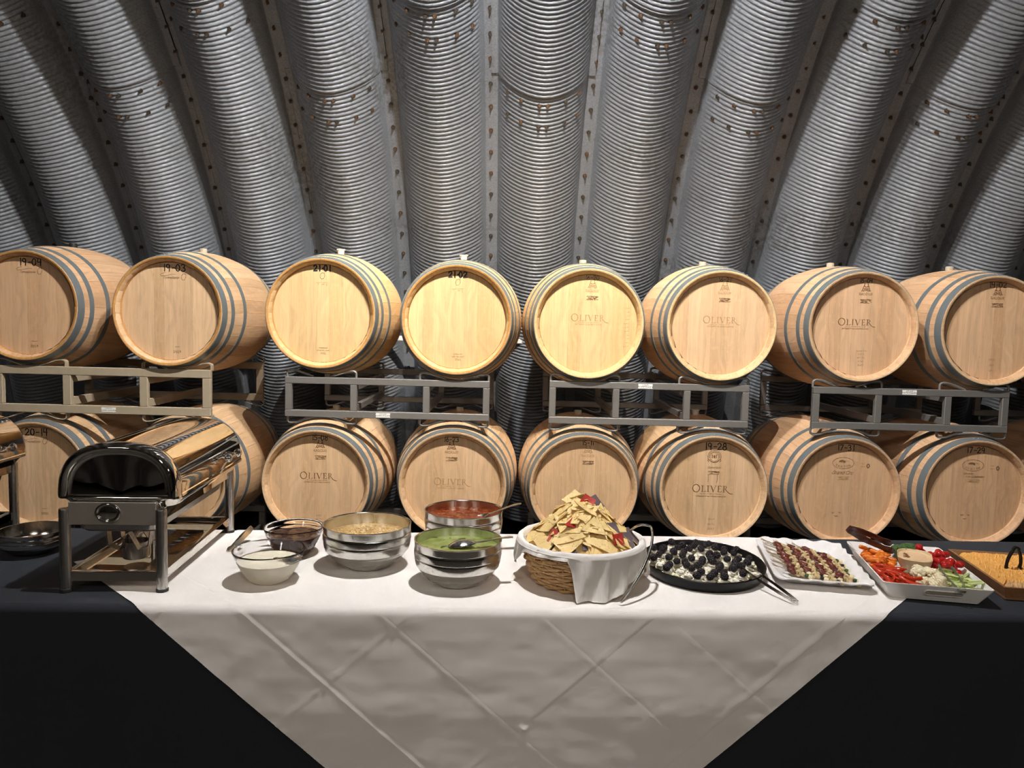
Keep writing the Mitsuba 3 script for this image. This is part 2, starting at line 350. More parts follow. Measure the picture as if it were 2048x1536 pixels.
def crest():
    """two small figures over an arch"""
    g = []
    for s in (-1, 1):
        g += [sg.Point(s * .22, .95).buffer(.07), st([(s * .22, .88), (s * .3, .66), (s * .2, .58)], .09), st([(s * .34, .62), (s * .42, .3), (s * .55, .05)], .08), st([(s * .42, .3), (s * .36, .02)], .07), st([(s * .2, .3), (s * .3, .05)], .07)]
    g += [st(arc(0, .75, .2, .2, 200, 340, 10), .08), st([(-.3, .38), (.3, .38)], .08), st([(-.24, .24), (.24, .24)], .06), st(arc(0, .04, .16, .14, 0, 180, 8), .05)]
    return unary_union(g)
CREST = crest()
def patch(w, h, seed):
    r = np.random.default_rng(seed); g = [st([(-w / 2, h / 2 - .001), (w / 2, h / 2 - .001)], .0025), st([(-w / 2, -h / 2), (w * .35, -h / 2)], .002)]
    for i in range(26):
        x, z, l = r.uniform(-w / 2, w / 2), r.uniform(-h / 2, h / 2), r.uniform(.004, .016)
        g.append(st([(x, z), (min(x + l, w / 2 + .003), z + r.normal(0, .0006))], r.uniform(.001, .003)))
    return unary_union(g)
def oval_mark():
    g = [sg.LineString(arc(0, 0, .0565, .0305, 0, 360, 48)).buffer(.0009)]
    for x, z, rx, rz, a in ((-.016, .0105, .009, .0045, 25), (-.004, .0125, .008, .0045, -10), (.004, .008, .008, .0055, -35), (-.009, .0075, .006, .003, 0)):
        g.append(affinity.rotate(affinity.scale(sg.Point(x, z).buffer(1, quad_segs=4), rx, rz), a))
    g.append(st([(.004, .013), (.018, .0145), (.03, .009)], .0009))
    return unary_union(g)
OVAL = oval_mark()
def canton(y):
    ms = []
    for i, c in enumerate('CANTON'):
        a = math.radians(-90 + (i - 2.5) * 21)
        m = text(c, .0105, 0, 0, 0); v = m.vertices; t = (i - 2.5) * .21
        cx, cz = .052 * .83 * math.cos(a) * 1.0, .0305 * .64 * math.sin(a)
        c_, s_ = math.cos(t * .7), math.sin(t * .7)
        m.vertices = np.stack([v[:, 0] * c_ - v[:, 2] * s_ + cx, v[:, 1] + y, v[:, 0] * s_ + v[:, 2] * c_ + cz], 1); ms.append(m)
    return cat(*ms)
def seal():
    g = [sg.LineString(arc(0, 0, .0235, .0235, 0, 360, 40)).buffer(.0009), sg.LineString(arc(0, 0, .036, .036, -20, 200, 40)).buffer(.0008)]
    for a in np.linspace(-10, 190, 24): g.append(st([(.0265 * math.cos(math.radians(a)), .0265 * math.sin(math.radians(a))), (.0325 * math.cos(math.radians(a)), .0325 * math.sin(math.radians(a)))], .0018))
    g += [affinity.scale(sg.Point(0, .001).buffer(1, quad_segs=5), .005, .009), st(arc(0, .006, .033, .036, 215, 325, 14), .0045)]
    for s in (-1, 1):
        for z in (-.004, .004, .01): g.append(affinity.rotate(affinity.scale(sg.Point(s * .011, z).buffer(1, quad_segs=3), .004, .0022), 35 * s))
        g.append(st([(s * .031, -.012), (s * .036, -.02), (s * .029, -.026)], .003))
    return unary_union(g)
SEAL = seal()

# ------------------------------------------------------------------ barrels
LB, RH, RB, HY, HR = 0.93, 0.285, 0.344, 0.036, 0.2555
def rb(y): return RB - (RB - RH) * np.abs((np.asarray(y, float) - LB / 2) / (LB / 2)) ** 2.0
ID = [0]
def barrel(mark, x, z, y=3.92, hue=1, bung='m_silicone_grey', bung_style=0, deco=None, label='', rim_hue=None, yaw=0.0, spin=0.0):
    t = thing('wine_barrel', label, 'barrel')
    M = loc(x, y, z, yaw)
    r = np.random.default_rng(int(abs(x * 1000)) + int(z * 100))
    n = 30; a = np.cumsum(r.uniform(0.8, 1.25, n)); a = np.concatenate([[0], a]) / a[-1] * 2 * math.pi + spin
    ys = np.concatenate([[0, 0.02, 0.05], np.linspace(0.1, LB - 0.1, 11), [LB - 0.05, LB - 0.02, LB]])
    ro = rb(ys); ri = ro - 0.027; ri[0], ri[-1] = RH - 0.011, RH - 0.011; ri[1] = ri[-2] = HR + .003
    for i in range(n):
        ID[0] += 1; off = np.array([10 * hue, 10 * ID[0]])
        aa = np.linspace(a[i] + 0.0012, a[i + 1] - 0.0012, 4)
        def surf(rad, angs): return np.stack([rad[:, None] * np.cos(angs), np.repeat(ys[:, None], len(angs), 1), rad[:, None] * np.sin(angs)], -1)
        def uvs(angs): return np.stack(np.broadcast_arrays((angs - a[i])[None] * RB, ys[:, None]), -1) + off
        mb = MB()
        mb.grid(surf(ro, aa), uvs(aa), flip=False)
        ab = aa[[0, 3]]
        mb.grid(surf(ri, ab), uvs(ab), flip=True)
        for e, fl in ((0, True), (3, False)):
            p0, p1 = surf(ro, aa[e:e + 1]), surf(ri, aa[e:e + 1])
            mb.grid(np.concatenate([p0, p1], 1), np.concatenate([uvs(aa[e:e + 1])] * 2, 1), flip=not fl)
        for e, fl in ((0, False), (-1, True)):
            p = np.stack([surf(ro, aa)[e], surf(np.full(len(ys), ri[e]), aa)[e]], 0)
            mb.grid(p, np.stack([uvs(aa)[e]] * 2, 0), flip=fl)
        part(t, 'stave', P(mb.mesh(), 'm_oak', True, uv=mb.uv()), M)
    # chime: the bevelled ring of stave ends that frames the head
    ID[0] += 1; rh = hue if rim_hue is None else rim_hue
    ca = np.linspace(0, 2 * math.pi, 73); prof = np.array([(RH - .0005, -.001), (RH - .0125, -.0025), (HR + .0135, .012), (HR + .0015, HY - .003), (HR + .0005, HY + .004)])
    cp = np.stack([prof[:, None, 0] * np.cos(ca), np.repeat(prof[:, 1:2], 73, 1), prof[:, None, 0] * np.sin(ca)], -1)
    cu = np.stack(np.broadcast_arrays(ca[None] * .28 + 10 * rh, prof[:, 1:2] * 2 + 10 * ID[0] + 1), -1)
    mb = MB().grid(cp, cu, flip=False)
    part(t, 'chime', P(mb.mesh(), 'm_oak', True, uv=mb.uv()), M)
    # head planks, upright boards
    np_ = r.integers(7, 9); w = r.uniform(0.7, 1.3, np_); e = np.concatenate([[0], np.cumsum(w)]) / w.sum() * 2 * HR - HR
    disc = sg.Point(0, 0).buffer(HR, quad_segs=20)
    for i in range(np_):
        ID[0] += 1
        g = disc.intersection(sg.box(e[i] + .00012, -1, e[i + 1] - .00012, 1))
        m = ext(g, 0.022); v = m.vertices.copy(); dy = r.uniform(0, .00025)
        m.vertices = np.stack([v[:, 0], HY + 0.022 - v[:, 2] + dy, v[:, 1]], 1)
        hv = np.array(m.vertices)
        part(t, 'head_plank', P(m, 'm_oak', False, uv=np.stack([hv[:, 0] - e[i] + 10 * hue + .5, hv[:, 2] + 10 * ID[0] + 5], 1)), M)
    # the back head, one panel
    m = ext(disc, 0.02); v = m.vertices.copy(); m.vertices = np.stack([v[:, 0], LB - HY - v[:, 2], v[:, 1]], 1)
    part(t, 'back_head', P(m, 'm_oak', False, uv=np.stack([m.vertices[:, 0] + 10 * hue + 5, m.vertices[:, 2] + 10 * ID[0] + 5], 1)), M)
    for y0, y1 in ((0.004, 0.047), (0.083, 0.113), (0.205, 0.236)):
        for q0, q1 in ((y0, y1), (LB - y1, LB - y0)):
            yy = np.linspace(q0, q1, 4); rr = rb(yy)
            prof = np.concatenate([np.stack([rr + .0004, yy], 1)[[0]], np.stack([rr + .0024, yy], 1), np.stack([rr + .0004, yy], 1)[[-1]]])
            m = lathe(prof, 72); v = m.vertices.copy(); m.vertices = np.stack([v[:, 0], v[:, 2], v[:, 1]], 1); m.invert()
            for da in (0.0, 0.075):
                rv = trimesh.creation.icosphere(subdivisions=1, radius=.004); th = math.pi / 2 - .5 * (y0 > .05) + da; yr = (q0 + q1) / 2
                rv.apply_translation(((rb(yr) + .002) * math.cos(th), yr, (rb(yr) + .002) * math.sin(th))); m = cat(m, rv)
            part(t, 'hoop', P(m, 'm_hoop', 45), M)
    if bung_style == 1: bp = [(0, .036), (.024, .036), (.026, .031), (.02, .024), (.017, 0), (.016, -.01), (0, -.01)]
    else: bp = [(0, .026), (.019, .026), (.021, .023), (.021, -.01), (0, -.01)]
    bm = lathe(bp, 24); bm.invert(); bm.apply_translation((0, LB / 2, RB - .002))
    part(t, 'bung', P(bm, bung, 35), M)
    if deco:
        for name, mat_, mesh in deco(HY - .0006): part(t, name, P(mesh, mat_), M)
    return t
def deco_o(num_, year, dx=.027):
    def f(y):
        script = cat(text('Tonnellerie', .0125, dx - .022, .176, y, .45, .92), flat(unary_union([st([(-.055, .021), (-.068, .012), (-.06, .005), (-.03, .010), (0, .016), (.014, .015)], .0013), st([(-.055, .021), (-.035, .023)], .0011)]), dx - .01, .178, y))
        o = flat(unary_union([affinity.rotate(sg.LineString(arc(0, 0, .011, .018, 0, 360, 24)).buffer(.0009), -18), st([(.006, .015), (.012, .024)], .0014)]), dx + .046, .181, y)
        return [('marker_number', 'm_ink', flat(marker(num_, .036, .0048), dx, .227, y)), ('lettering', 'm_brand', cat(script, o)),
                ('year_stamp', 'm_brand', cat(text(year, .012, .035, -.212, y), flat(sg.box(-.013, -.0008, .013, .0008), .036, -.186, y)))]
    return f
def deco_21(num_):
    def f(y):
        o = flat(unary_union([affinity.rotate(sg.LineString(arc(0, 0, .012, .0165, 0, 360, 24)).buffer(.0009), -18), st([(.008, .014), (.012, .02)], .0014)]), .002, .197, y)
        sm = flat(unary_union([st([(-.03, .006), (.03, .008)], .002), st([(-.02, -.005), (-.018, .002)], .002), st([(0, -.003), (.012, .0)], .003), st([(.026, -.01), (.024, .004)], .002)]), 0, .155, y)
        return [('marker_number', 'm_ink', flat(marker(num_, .03, .007), 0, .237, y)), ('lettering', 'm_brand', o), ('faint_stamp', 'm_brand_faint', sm),
                ('year_stamp', 'm_brand', cat(text('PARHUM', .0062, .008, -.18, y, 0, 1.25), text('MEDIUM LIGHT', .0058, .008, -.193, y, 0, 1.1), text('2021', .009, .008, -.208, y)))]
    return f
def deco_r(num_, dark_o=1, lines=(), h=.02, w=.0032, dx=.016, ox=0.0, oz=.03, sub=True, crest_mat='m_brand', tick=False):
    def f(y):
        c = affinity.scale(CREST, .042, .042, origin=(0, 0))
        out = [('marker_number', 'm_ink', flat(marker(num_, h, w), dx, .241, y)), ('crest', crest_mat, cat(flat(c, dx, .185, y), text('RADOUX', .013, dx, .172, y, 0, .95))),
               ('ink_stamp', 'm_brand', flat(patch(.056, .019, int(abs(dx) * 1e4) + len(lines)), dx, .135, y))]
        if dark_o:
            m = 'm_brand' if dark_o == 1 else 'm_brand_faint'
            g = [flat(oliver(.0315), ox, oz, y)]
            if sub: g += [flat(unary_union([sg.box(-.055, -.0006, .055, .0006)]), ox, oz - .0235, y), text('WINERY & VINEYARDS', .0062, ox, oz - .034, y, 0, 1.5)]
            out.append(('lettering', m, cat(*g)))
        if lines: out.append(('stamp_lines', 'm_brand_faint', cat(*[text(s, .0085, dx * .6, zz, y, 0, 1.1) for zz, s in lines])))
        if tick:
            g = []
            for i in range(11): g.append(st([(.195 + .012 * math.sin(i), .085 - .02 * i), (.215, .085 - .02 * i + .002)], .0018))
            out.append(('stain', 'm_brand_faint', flat(unary_union(g), -.0, 0, y)))
        return out
    return f
def deco_28(y):
    drips = unary_union([st([(-.026, .0), (-.028, -.02), (-.027, -.045)], .002), st([(.02, 0), (.021, -.03), (.018, -.045)], .002)])
    return [('marker_number', 'm_ink', flat(marker('19-28', .036, .0046), .014, .226, y)), ('crest', 'm_brand', flat(SEAL, .006, .17, y)), ('script_lettering', 'm_brand', text('Selection', .012, .007, .112, y, .4, 1.0)), ('lettering', 'm_brand', cat(flat(oliver(.0345), -.005, -.003, y), flat(sg.box(-.058, -.0007, .058, .0007), -.005, -.031, y), text('WINERY & VINEYARDS', .0068, -.005, -.044, y, 0, 1.55))),
            ('ink_stamp', 'm_brand', cat(flat(patch(.056, .017, 28), .005, .084, y), flat(drips, .005, .075, y))), ('small_mark', 'm_brand_faint', flat(unary_union([sg.LineString(arc(0, 0, .011, .009, 0, 360, 16)).buffer(.0008), sg.Point(0, 0).buffer(.004)]), -.135, .155, y)),
            ('stamp_lines', 'm_brand_faint', cat(text('2021', .009, .004, -.168, y, 0, 1.2), text('MLTL', .009, .004, -.195, y, 0, 1.2), text('2019', .009, .004, -.22, y, 0, 1.2)))]
def deco_c(num_, grand, code):
    def f(y):
        g = [flat(OVAL, -.011, .1475, y)]; cm = canton(y); cm.apply_translation((-.011, 0, .1475)); g.append(cm)
        if grand == 1: g.append(text('Grand Cru', .019, -.016, .096, y, .5, .9))
        else: g += [text('GRAND', .0095, -.032, .103, y, 0, 1.15), text('CRU', .0095, -.028, .087, y, 0, 1.15), text('Limousin', .011, .02, .088, y, .5, .95), flat(st([(-.012, .082), (.046, .09)], .0016), 0, 0, y)]
        o = flat(sg.LineString(arc(0, 0, .006, .0095, 0, 360, 16)).buffer(.0028), .122, .135, y)
        l = flat(unary_union([st([(.078, .149), (.104, .149)], .0012), st([(.088, .142), (.1, .142)], .001), st([(.082, .131), (.104, .132)], .0022)]), 0, 0, y)
        return [('marker_number', 'm_ink', flat(marker(num_, .03, .0036), 0.0, .23, y)), ('crest', 'm_brand', cat(*g, o)), ('ink_stamp', 'm_brand_faint', cat(flat(patch(.06, .017, grand), -.004, .066, y), l)),
                ('stamp_lines', 'm_brand', cat(text('MT', .008, -.05, -.122, y), text('TH', .008, -.018, -.122, y), text(code, .008, -.034, -.141, y)))]
    return f
UZ, LZ = 1.647, 0.768
barrel('19-04', -2.558, 1.660, hue=2, deco=deco_o('19-04', '2019'), rim_hue=3, label='oak wine barrel with number 19-04 in black marker, upper row', bung='m_black_rubber')
barrel('19-03', -1.805, 1.648, hue=1, deco=deco_o('19-03', '2019'), rim_hue=3, label='oak wine barrel with number 19-03 in black marker, upper row')
barrel('21-01', -1.008, 1.655, hue=0, deco=deco_21('21.01'), rim_hue=3, bung='m_silicone', bung_style=1, label='bright oak wine barrel marked 21-01 with a white bung, upper row')
barrel('21-02', -0.297, 1.639, hue=0, deco=deco_21('21.02'), rim_hue=3, bung='m_silicone', bung_style=1, label='bright oak wine barrel marked 21-02 with a white bung, upper row')
barrel('16-20', 0.393, 1.636, hue=0, deco=deco_r('16-20', 2, h=.022, w=.0022, crest_mat='m_brand_faint', tick=True), label='oak wine barrel marked 16-20 with a ruler of stains on its head, upper row')
barrel('16-21', 1.086, 1.642, hue=1, deco=deco_r('16-21', 2, h=.022, w=.0022, crest_mat='m_brand_faint'), rim_hue=0, label='oak wine barrel marked 16-21 with faint OLIVER lettering, upper row')
barrel('15-04', 1.825, 1.654, hue=2, deco=deco_r('15-04', 1, ((-.125, 'Grain Fin'), (-.143, '2015'), (-.162, 'MT TH'), (-.18, '4 SD'), (-.2, '2015')), ox=-.03, oz=.024), rim_hue=1, label='reddish oak wine barrel marked 15-04 with OLIVER lettering, upper row')
barrel('14-02', 2.515, 1.650, hue=2, deco=deco_r('14-02', 0, ((-.15, '2014'), (-.18, '338'), (-.21, '410')), h=.028, w=.003), rim_hue=1, label='reddish oak wine barrel marked 14-02 near the right edge, upper row')
barrel('end', 3.29, 1.650, hue=2, label='oak wine barrel cut off by the right edge, upper row')
barrel('20-14', -2.526, 0.763, hue=1, deco=deco_o('20-14', '2020', .0), rim_hue=1, label='oak wine barrel marked 20-14 behind the left chafing dishes, lower row')
barrel('hid', -1.787, 0.765, hue=1, deco=deco_o('20-13', '2020'), label='oak wine barrel mostly hidden behind the roll top chafing dish, lower row')
barrel('15-08', -1.029, 0.756, hue=1, deco=deco_r('15-08', 1, ((-.18, '2015'), (-.2, 'MT TH')), h=.026, w=.0036, oz=.035), label='oak wine barrel marked 15-08 with OLIVER lettering, lower row')
barrel('16-23', -0.303, 0.764, hue=1, deco=deco_r('16-23', 2, h=.024, w=.0036, dx=-.01, ox=-.01, oz=.012), label='oak wine barrel marked 16-23 with wavy grain behind the salsa bowl, lower row')
barrel('15-11', 0.392, 0.763, hue=1, deco=deco_r('15-11', 0, h=.022, w=.003, dx=.022, crest_mat='m_brand_faint'), label='oak wine barrel marked 15-11 behind the basket of chips, lower row')
barrel('19-28', 1.082, 0.776, hue=1, deco=deco_28, label='oak wine barrel marked 19-28 with a round seal and dark OLIVER lettering, lower row', bung='m_silicone', bung_style=1)
barrel('17-31', 1.787, 0.782, hue=2, deco=deco_c('17-31', 1, '398'), label='oak wine barrel marked 17-31 with oval CANTON emblem behind the skewers, lower row')
barrel('17-29', 2.478, 0.786, hue=2, deco=deco_c('17-29', 2, '419'), label='oak wine barrel marked 17-29 with oval CANTON emblem behind the crackers, lower row')
barrel('end', 3.20, 0.786, hue=2, label='oak wine barrel cut off by the right edge, lower row')

# ------------------------------------------------------------------ barrel racks
def rbar(p0, p1, w, d):
    """square tube between two points; w in the vertical/lateral, d the other"""
    p0, p1 = np.asarray(p0, float), np.asarray(p1, float); L = np.linalg.norm(p1 - p0); m = box(L, d, w, bev=.003)
    x = (p1 - p0) / L; z = np.array([0, 0, 1.0]) if abs(x[2]) < .9 else np.array([1.0, 0, 0]); y = np.cross(z, x)
    A = np.eye(4); A[:3, 0], A[:3, 1], A[:3, 2], A[:3, 3] = x, y, z, (p0 + p1) / 2; m.apply_transform(A); return m
def rack(x0, x1, zt, zb, label, mt='m_rack_steel', bw=.036, flatbar=False, cent=(0.18, 0.82), sticker=None):
    t = thing('barrel_rack', label, 'rack')
    W = x1 - x0; px = [x0 + bw / 2, x0 + W * .335, x0 + W * .69, x1 - bw / 2]
    yf, yr = 3.965, 4.80
    for y in (yf, yr):
        part(t, 'top_rail', P(rbar((x0, y, zt - bw / 2), (x1, y, zt - bw / 2), bw, .03), mt, 30))
        part(t, 'bottom_rail', P(rbar((x0, y, zb + bw / 2), (x1, y, zb + bw / 2), bw, .03), mt, 30))
        for q in px: part(t, 'post', P(rbar((q, y, zb + bw), (q, y, zt - bw), bw, .028), mt, 30))
        for c in cent:
            cx, hw = x0 + W * c, .183
            for s, zz in ((1, zt), (-1, zb)):
                for e in (-1, 1):
                    r_ = .022; ang = np.radians(np.linspace(180, 90, 5))
                    pts = [(cx + e * hw, zz - s * .004), (cx + e * hw, zz + s * .022)]
                    pts += [(cx + e * (hw - r_ + r_ * -math.cos(a_)), zz + s * (.022 + r_ * math.sin(a_) * .6)) for a_ in ang][1:]
                    pts += [(cx + e * (hw - .05), zz + s * .032), (cx + e * .045, zz + s * .001)]
                    q3 = np.array([(a_, y + .012, b_) for a_, b_ in pts])
                    mesh = tube(q3, .016 if flatbar else .0065, 8, flat=.32 if flatbar else 1.0) if not flatbar else flatstrip(q3, .03, .005)
                    part(t, 'saddle', P(mesh, mt, 40))
    for q in px[1:3]:
        for zz in (zt - bw * 1.4, zb + bw * 1.4): part(t, 'cross_member', P(rbar((q, yf + .015, zz), (q, yr - .015, zz), bw, .028), mt, 30))
    if sticker is not None:
        sx, sz = sticker
        part(t, 'sticker', P(box(.076, .001, .024, (sx, yf - .0156, sz)), 'm_sticker'))
        part(t, 'sticker_print', P(cat(text('westernsquare', .0072, sx, sz - .002, yf - .0162, 0, 1.15), flat(sg.box(-.018, -.0008, .018, .0008), sx, sz + .007, yf - .0162)), 'm_ink'))
    return t
def flatstrip(q, wd, th):
    """flat bar bent along a path in the xz plane; wide in y"""
    q = np.asarray(q, float); d = np.gradient(q, axis=0); d /= np.linalg.norm(d, axis=1, keepdims=True)
    nrm = np.stack([-d[:, 2], d[:, 1] * 0, d[:, 0]], 1)
    secs = [np.stack([q + nrm * th / 2 + [0, -wd / 2, 0], q + nrm * th / 2 + [0, wd / 2, 0], q - nrm * th / 2 + [0, wd / 2, 0], q - nrm * th / 2 + [0, -wd / 2, 0]], 1)]
    return loft(secs[0])
rack(-2.74, -1.595, 1.343, 1.096, 'taupe painted steel barrel rack at the left, under barrels 19-04 and 19-03', 'm_rack_taupe', .044, True, (.165, .84), (-2.135, 1.12))
rack(-1.201, -0.117, 1.320, 1.108, 'grey steel barrel rack with a sticker on its bottom rail, under barrels 21-01 and 21-02', cent=(.175, .825), sticker=(-.68, 1.126))
rack(0.198, 1.257, 1.332, 1.105, 'grey steel barrel rack with a sticker on its top rail, under barrels 16-20 and 16-21', cent=(.18, .825), sticker=(.705, 1.314))
rack(1.595, 2.632, 1.334, 1.112, 'grey steel barrel rack at the right, under barrels 15-04 and 14-02', cent=(.18, .83), sticker=(2.1, 1.316))
rack(2.97, 4.02, 1.334, 1.112, 'grey steel barrel rack cut off by the right edge of the photo', cent=(.22, .83))
# stands that carry the lower row, hidden by the tables
def stand(x0, x1, label):
    t = thing('barrel_stand', label, 'rack')
    zt = .438
    for y in (3.98, 4.70):
        part(t, 'top_rail', P(rbar((x0, y, zt - .02), (x1, y, zt - .02), .04, .03), 'm_rack_steel', 30))
        for q in (x0 + .02, x1 - .02): part(t, 'leg', P(rbar((q, y, 0), (q, y, zt - .04), .04, .03), 'm_rack_steel', 30))
    for q in (x0 + .02, x1 - .02): part(t, 'cross_member', P(rbar((q, 4.0, .3), (q, 4.68, .3), .04, .03), 'm_rack_steel', 30))
for a_, b_, n_ in ((-2.8, -1.55, '20-14'), (-1.3, -.04, '15-08'), (.12, 1.36, '15-11'), (1.5, 2.75, '17-31'), (2.9, 4.0, 'the right edge')): stand(a_, b_, f'low grey steel stand on the floor under the barrel pair beginning at {n_}')

# ------------------------------------------------------------------ tables and cloths
TZ, TD, YAW = 0.76, 0.80, 2.0
ORG = np.array([0, 2.226])
EX = np.array([math.cos(math.radians(YAW)), math.sin(math.radians(YAW))]); EY = np.array([-EX[1], EX[0]])
def tab(a, c):
    return ORG + a * EX + c * EY
def drape(a, b, lift, nz, fold, ground=0.012):
    """a point of a cloth on the table: a along it, b beyond the near edge (negative on the top); hangs, then lies on the floor"""
    r = 0.021 + lift
    q = np.where(b < -TD, -TD - b, np.where(b > 0, b, 0))
    ang = np.clip(q / r, 0, math.pi / 2); dn = np.maximum(q - r * math.pi / 2, 0)
    floor_ = TZ - r + lift - ground
    on = np.maximum(dn - floor_, 0); dn = np.minimum(dn, floor_)
    out = r * np.sin(ang) + on + fold * np.clip(dn / 0.3, 0, 1) + 0.006 * dn
    z = TZ + lift - r * (1 - np.cos(ang)) - dn
    c = np.where(b < -TD, TD + out, np.where(b > 0, -out, -b))
    top = 1 - np.clip(q / r, 0, 1)
    z = z + nz * top
    c = c - np.where(b > 0, 1, np.where(b < -TD, -1, 0)) * nz * (1 - top)
    xy = ORG + a[..., None] * EX + c[..., None] * EY
    return np.concatenate([xy, z[..., None]], -1)
# navy cloth over the whole run of tables
aa = np.linspace(-3.3, 3.5, 240); bb = np.concatenate([np.linspace(-1.5, -.86, 10), np.linspace(-.85, -.80, 8), np.linspace(-.78, -.02, 10), np.linspace(-.001, .05, 10), np.linspace(.07, .74, 26)])
A_, B_ = np.meshgrid(aa, bb)
fold = 0.005 * np.sin(A_ * 17 + 2 * np.sin(A_ * 3.1)) + 0.004 * np.sin(A_ * 9.1 + 1) + 0.002 * np.sin(A_ * 31) - 0.011
t = thing('navy_tablecloth', 'very dark navy cloth over the long buffet tables, hanging to the floor', 'tablecloth')
put(t, P(MB().grid(drape(A_, B_, 0.0, 0 * A_, fold)).mesh(), 'm_navy_cloth', True))
# boards of the tables, under the cloth
for i, (a0, a1) in enumerate(((-3.25, -1.42), (-1.40, .43), (.45, 3.45))):
    t = thing('banquet_table', f'folding banquet table under the navy cloth, at the {("left end", "middle", "right end")[i]}', 'table')
    c = tab((a0 + a1) / 2, TD / 2)
    part(t, 'tabletop', P(box(a1 - a0, TD - .02, .03, (0, 0, TZ - .022), .004), 'm_white_melamine'), loc(c[0], c[1], 0, YAW))
    for sx in (-1, 1):
        for sy in (-1, 1): part(t, 'leg', P(tube([(sx * ((a1 - a0) / 2 - .15), sy * .28, .005), (sx * ((a1 - a0) / 2 - .15), sy * .28, TZ - .035)], .014, 8), 'm_rack_steel', 40), loc(c[0], c[1], 0, YAW))
# white square cloth laid cornerwise over it, one corner hanging in front
HD, YB = 1.533, 0.375
side = HD * math.sqrt(2)
S_CRE = [(-1.0, .0014, .0045), (-.25, .0017, .004), (.472, .0017, .004), (1.06, .0024, .006)]     # creases along a + b = const
T_CRE = [(-.83, .0014, .008), (-.424, .0012, .0045), (.445, .0011, .0045), (.06, .0006, .006)]    # creases along a - b = const
def dense(lo, hi, centres):
    x = list(np.arange(lo, hi, .011)) + [hi]
    for c, w in centres: x += list(c + np.linspace(-3.2 * w, 3.2 * w, 15))
    x = np.unique(np.round([q for q in x if lo <= q <= hi], 5)); return x
half = side / 2
scs = dense(-half, half, [((c + YB) / math.sqrt(2), w) for c, _, w in S_CRE] + [(half - .004, .002)])
tcs = dense(-half, half, [((c - YB) / math.sqrt(2), w) for c, _, w in T_CRE] + [(-half + .004, .002)])
SS, TT = np.meshgrid(scs, tcs)
a_ = (SS + TT) / math.sqrt(2) + .036; b_ = (SS - TT) / math.sqrt(2) - YB
hgt = 0 * a_
for c, A, w in S_CRE: hgt += A * np.exp(-(((a_ + b_ - c) / math.sqrt(2)) / w) ** 2)
for c, A, w in T_CRE:
    dd = ((a_ - b_ - c) / math.sqrt(2)) / w
    hgt += A * np.exp(-dd ** 2) - .35 * A * np.exp(-((dd - 1.6) ** 2))
pn = np.stack([a_, b_, 0 * a_], -1)
wr = (meshkit.fbm(pn * 5.5, 3, 3) - .5)
hgt += .0030 * (meshkit.fbm(pn * [9, 16, 1] + 7, 2, 5) - .5) + .0008 * (meshkit.fbm(pn * 26, 2, 9) - .5) * np.clip(b_ * 6, 0, 1)
hang = np.clip(b_, 0, 1)
pinch = np.hypot(a_ - .06, b_ - .435)
hgt += .006 * np.exp(-(pinch / .010) ** 2)
fold = .008 * (wr + .5) + .004 * (1 + np.sin(a_ * 4 + 1)) + .004
t = thing('white_tablecloth', 'white square tablecloth laid cornerwise over the navy cloth, pressed creases showing', 'tablecloth')
tb = (b_ <= 0) & (b_ >= -TD)
pts = drape(a_, b_ * np.where(b_ > 0, .87, 1), .0025, np.where(tb, np.minimum(hgt, .003) * .8, hgt), fold)
pts[..., 2] = np.maximum(pts[..., 2], .015)
put(t, P(MB().grid(pts).mesh(), 'm_white_cloth', True))
WZ = TZ + .0035           # what stands on the white cloth
def solve_z(): return WZ

# ------------------------------------------------------------------ bowls and dips
def sauce_fn(c0, c1, sc, c2=None, sc2=0, th=.6):
    def f(p, n, uv):
        k = fbm(p.x * sc, p.y * sc, p.z * sc, octaves=3)
        c = mix(c0, c1, smoothstep(.3, .7, k))
        if c2 is not None: c = mix(c, c2, smoothstep(th, th + .08, noise(p.x * sc2, p.y * sc2, p.z * sc2 + 3)))
        return c
    return mikit.proc(f)
mat('m_hummus', sauce_fn((.50, .33, .14), (.36, .21, .07), 60, (.62, .48, .27), 210, .55), .35)
mat('m_guacamole', sauce_fn((.15, .19, .045), (.23, .27, .085), 26, (.04, .065, .02), 60, .72), .4)
mat('m_salsa', sauce_fn((.11, .014, .005), (.17, .03, .008), 55, (.28, .09, .03), 170, .66), .25)
mat('m_brown_sauce', (.030, .0075, .004), .12, clearcoat=1.0, clearcoat_gloss=.95)
mat('m_white_sauce', (.78, .735, .60), .3, clearcoat=1.0, clearcoat_gloss=.95)
mat('m_cream_dip', (.62, .43, .26), .35)
mat('m_dried_sauce', sauce_fn((.20, .085, .035), (.12, .05, .02), 60), .4)
def surface(r, z, seed, amp, dome=0.0, n=40, mat_='m_salsa', swirl=0.0):
    """the rippled top of a dip, with a rounded body below it"""
    rr = np.concatenate([[0], np.linspace(.06, 1, 22)]); an = np.linspace(0, 2 * math.pi, 64, endpoint=False)
    R, A = np.meshgrid(rr, an, indexing='ij'); x, y = R * r * np.cos(A), R * r * np.sin(A)
    h = amp * (meshkit.fbm(np.stack([x * n, y * n, 0 * x + seed], -1), 3, seed) - .5) * (1 - R ** 4) + dome * (1 - R ** 2) + swirl * np.sin(A * 2 + R * 9) * R * (1 - R)
    p = np.stack([x, y, z + h], -1)
    return MB().grid(p, cv=True).tri()
def content(prof_inner, z, seed, amp, dome, nfreq, swirl=0.0, gap=.0004):
    """solid dip filling a bowl up to z"""
    pr = np.asarray(prof_inner, float); zz = pr[:, 1]; rz = float(np.interp(z, zz, pr[:, 0]))
    low = [(max(q[0] - gap, 0), q[1] + gap) for q in pr if q[1] < z - .002] + [(rz - gap, z)]
    body = lathe(low, 64)
    return weld(cat(surface(rz - gap, z, seed, amp, dome, nfreq, swirl=swirl), body))
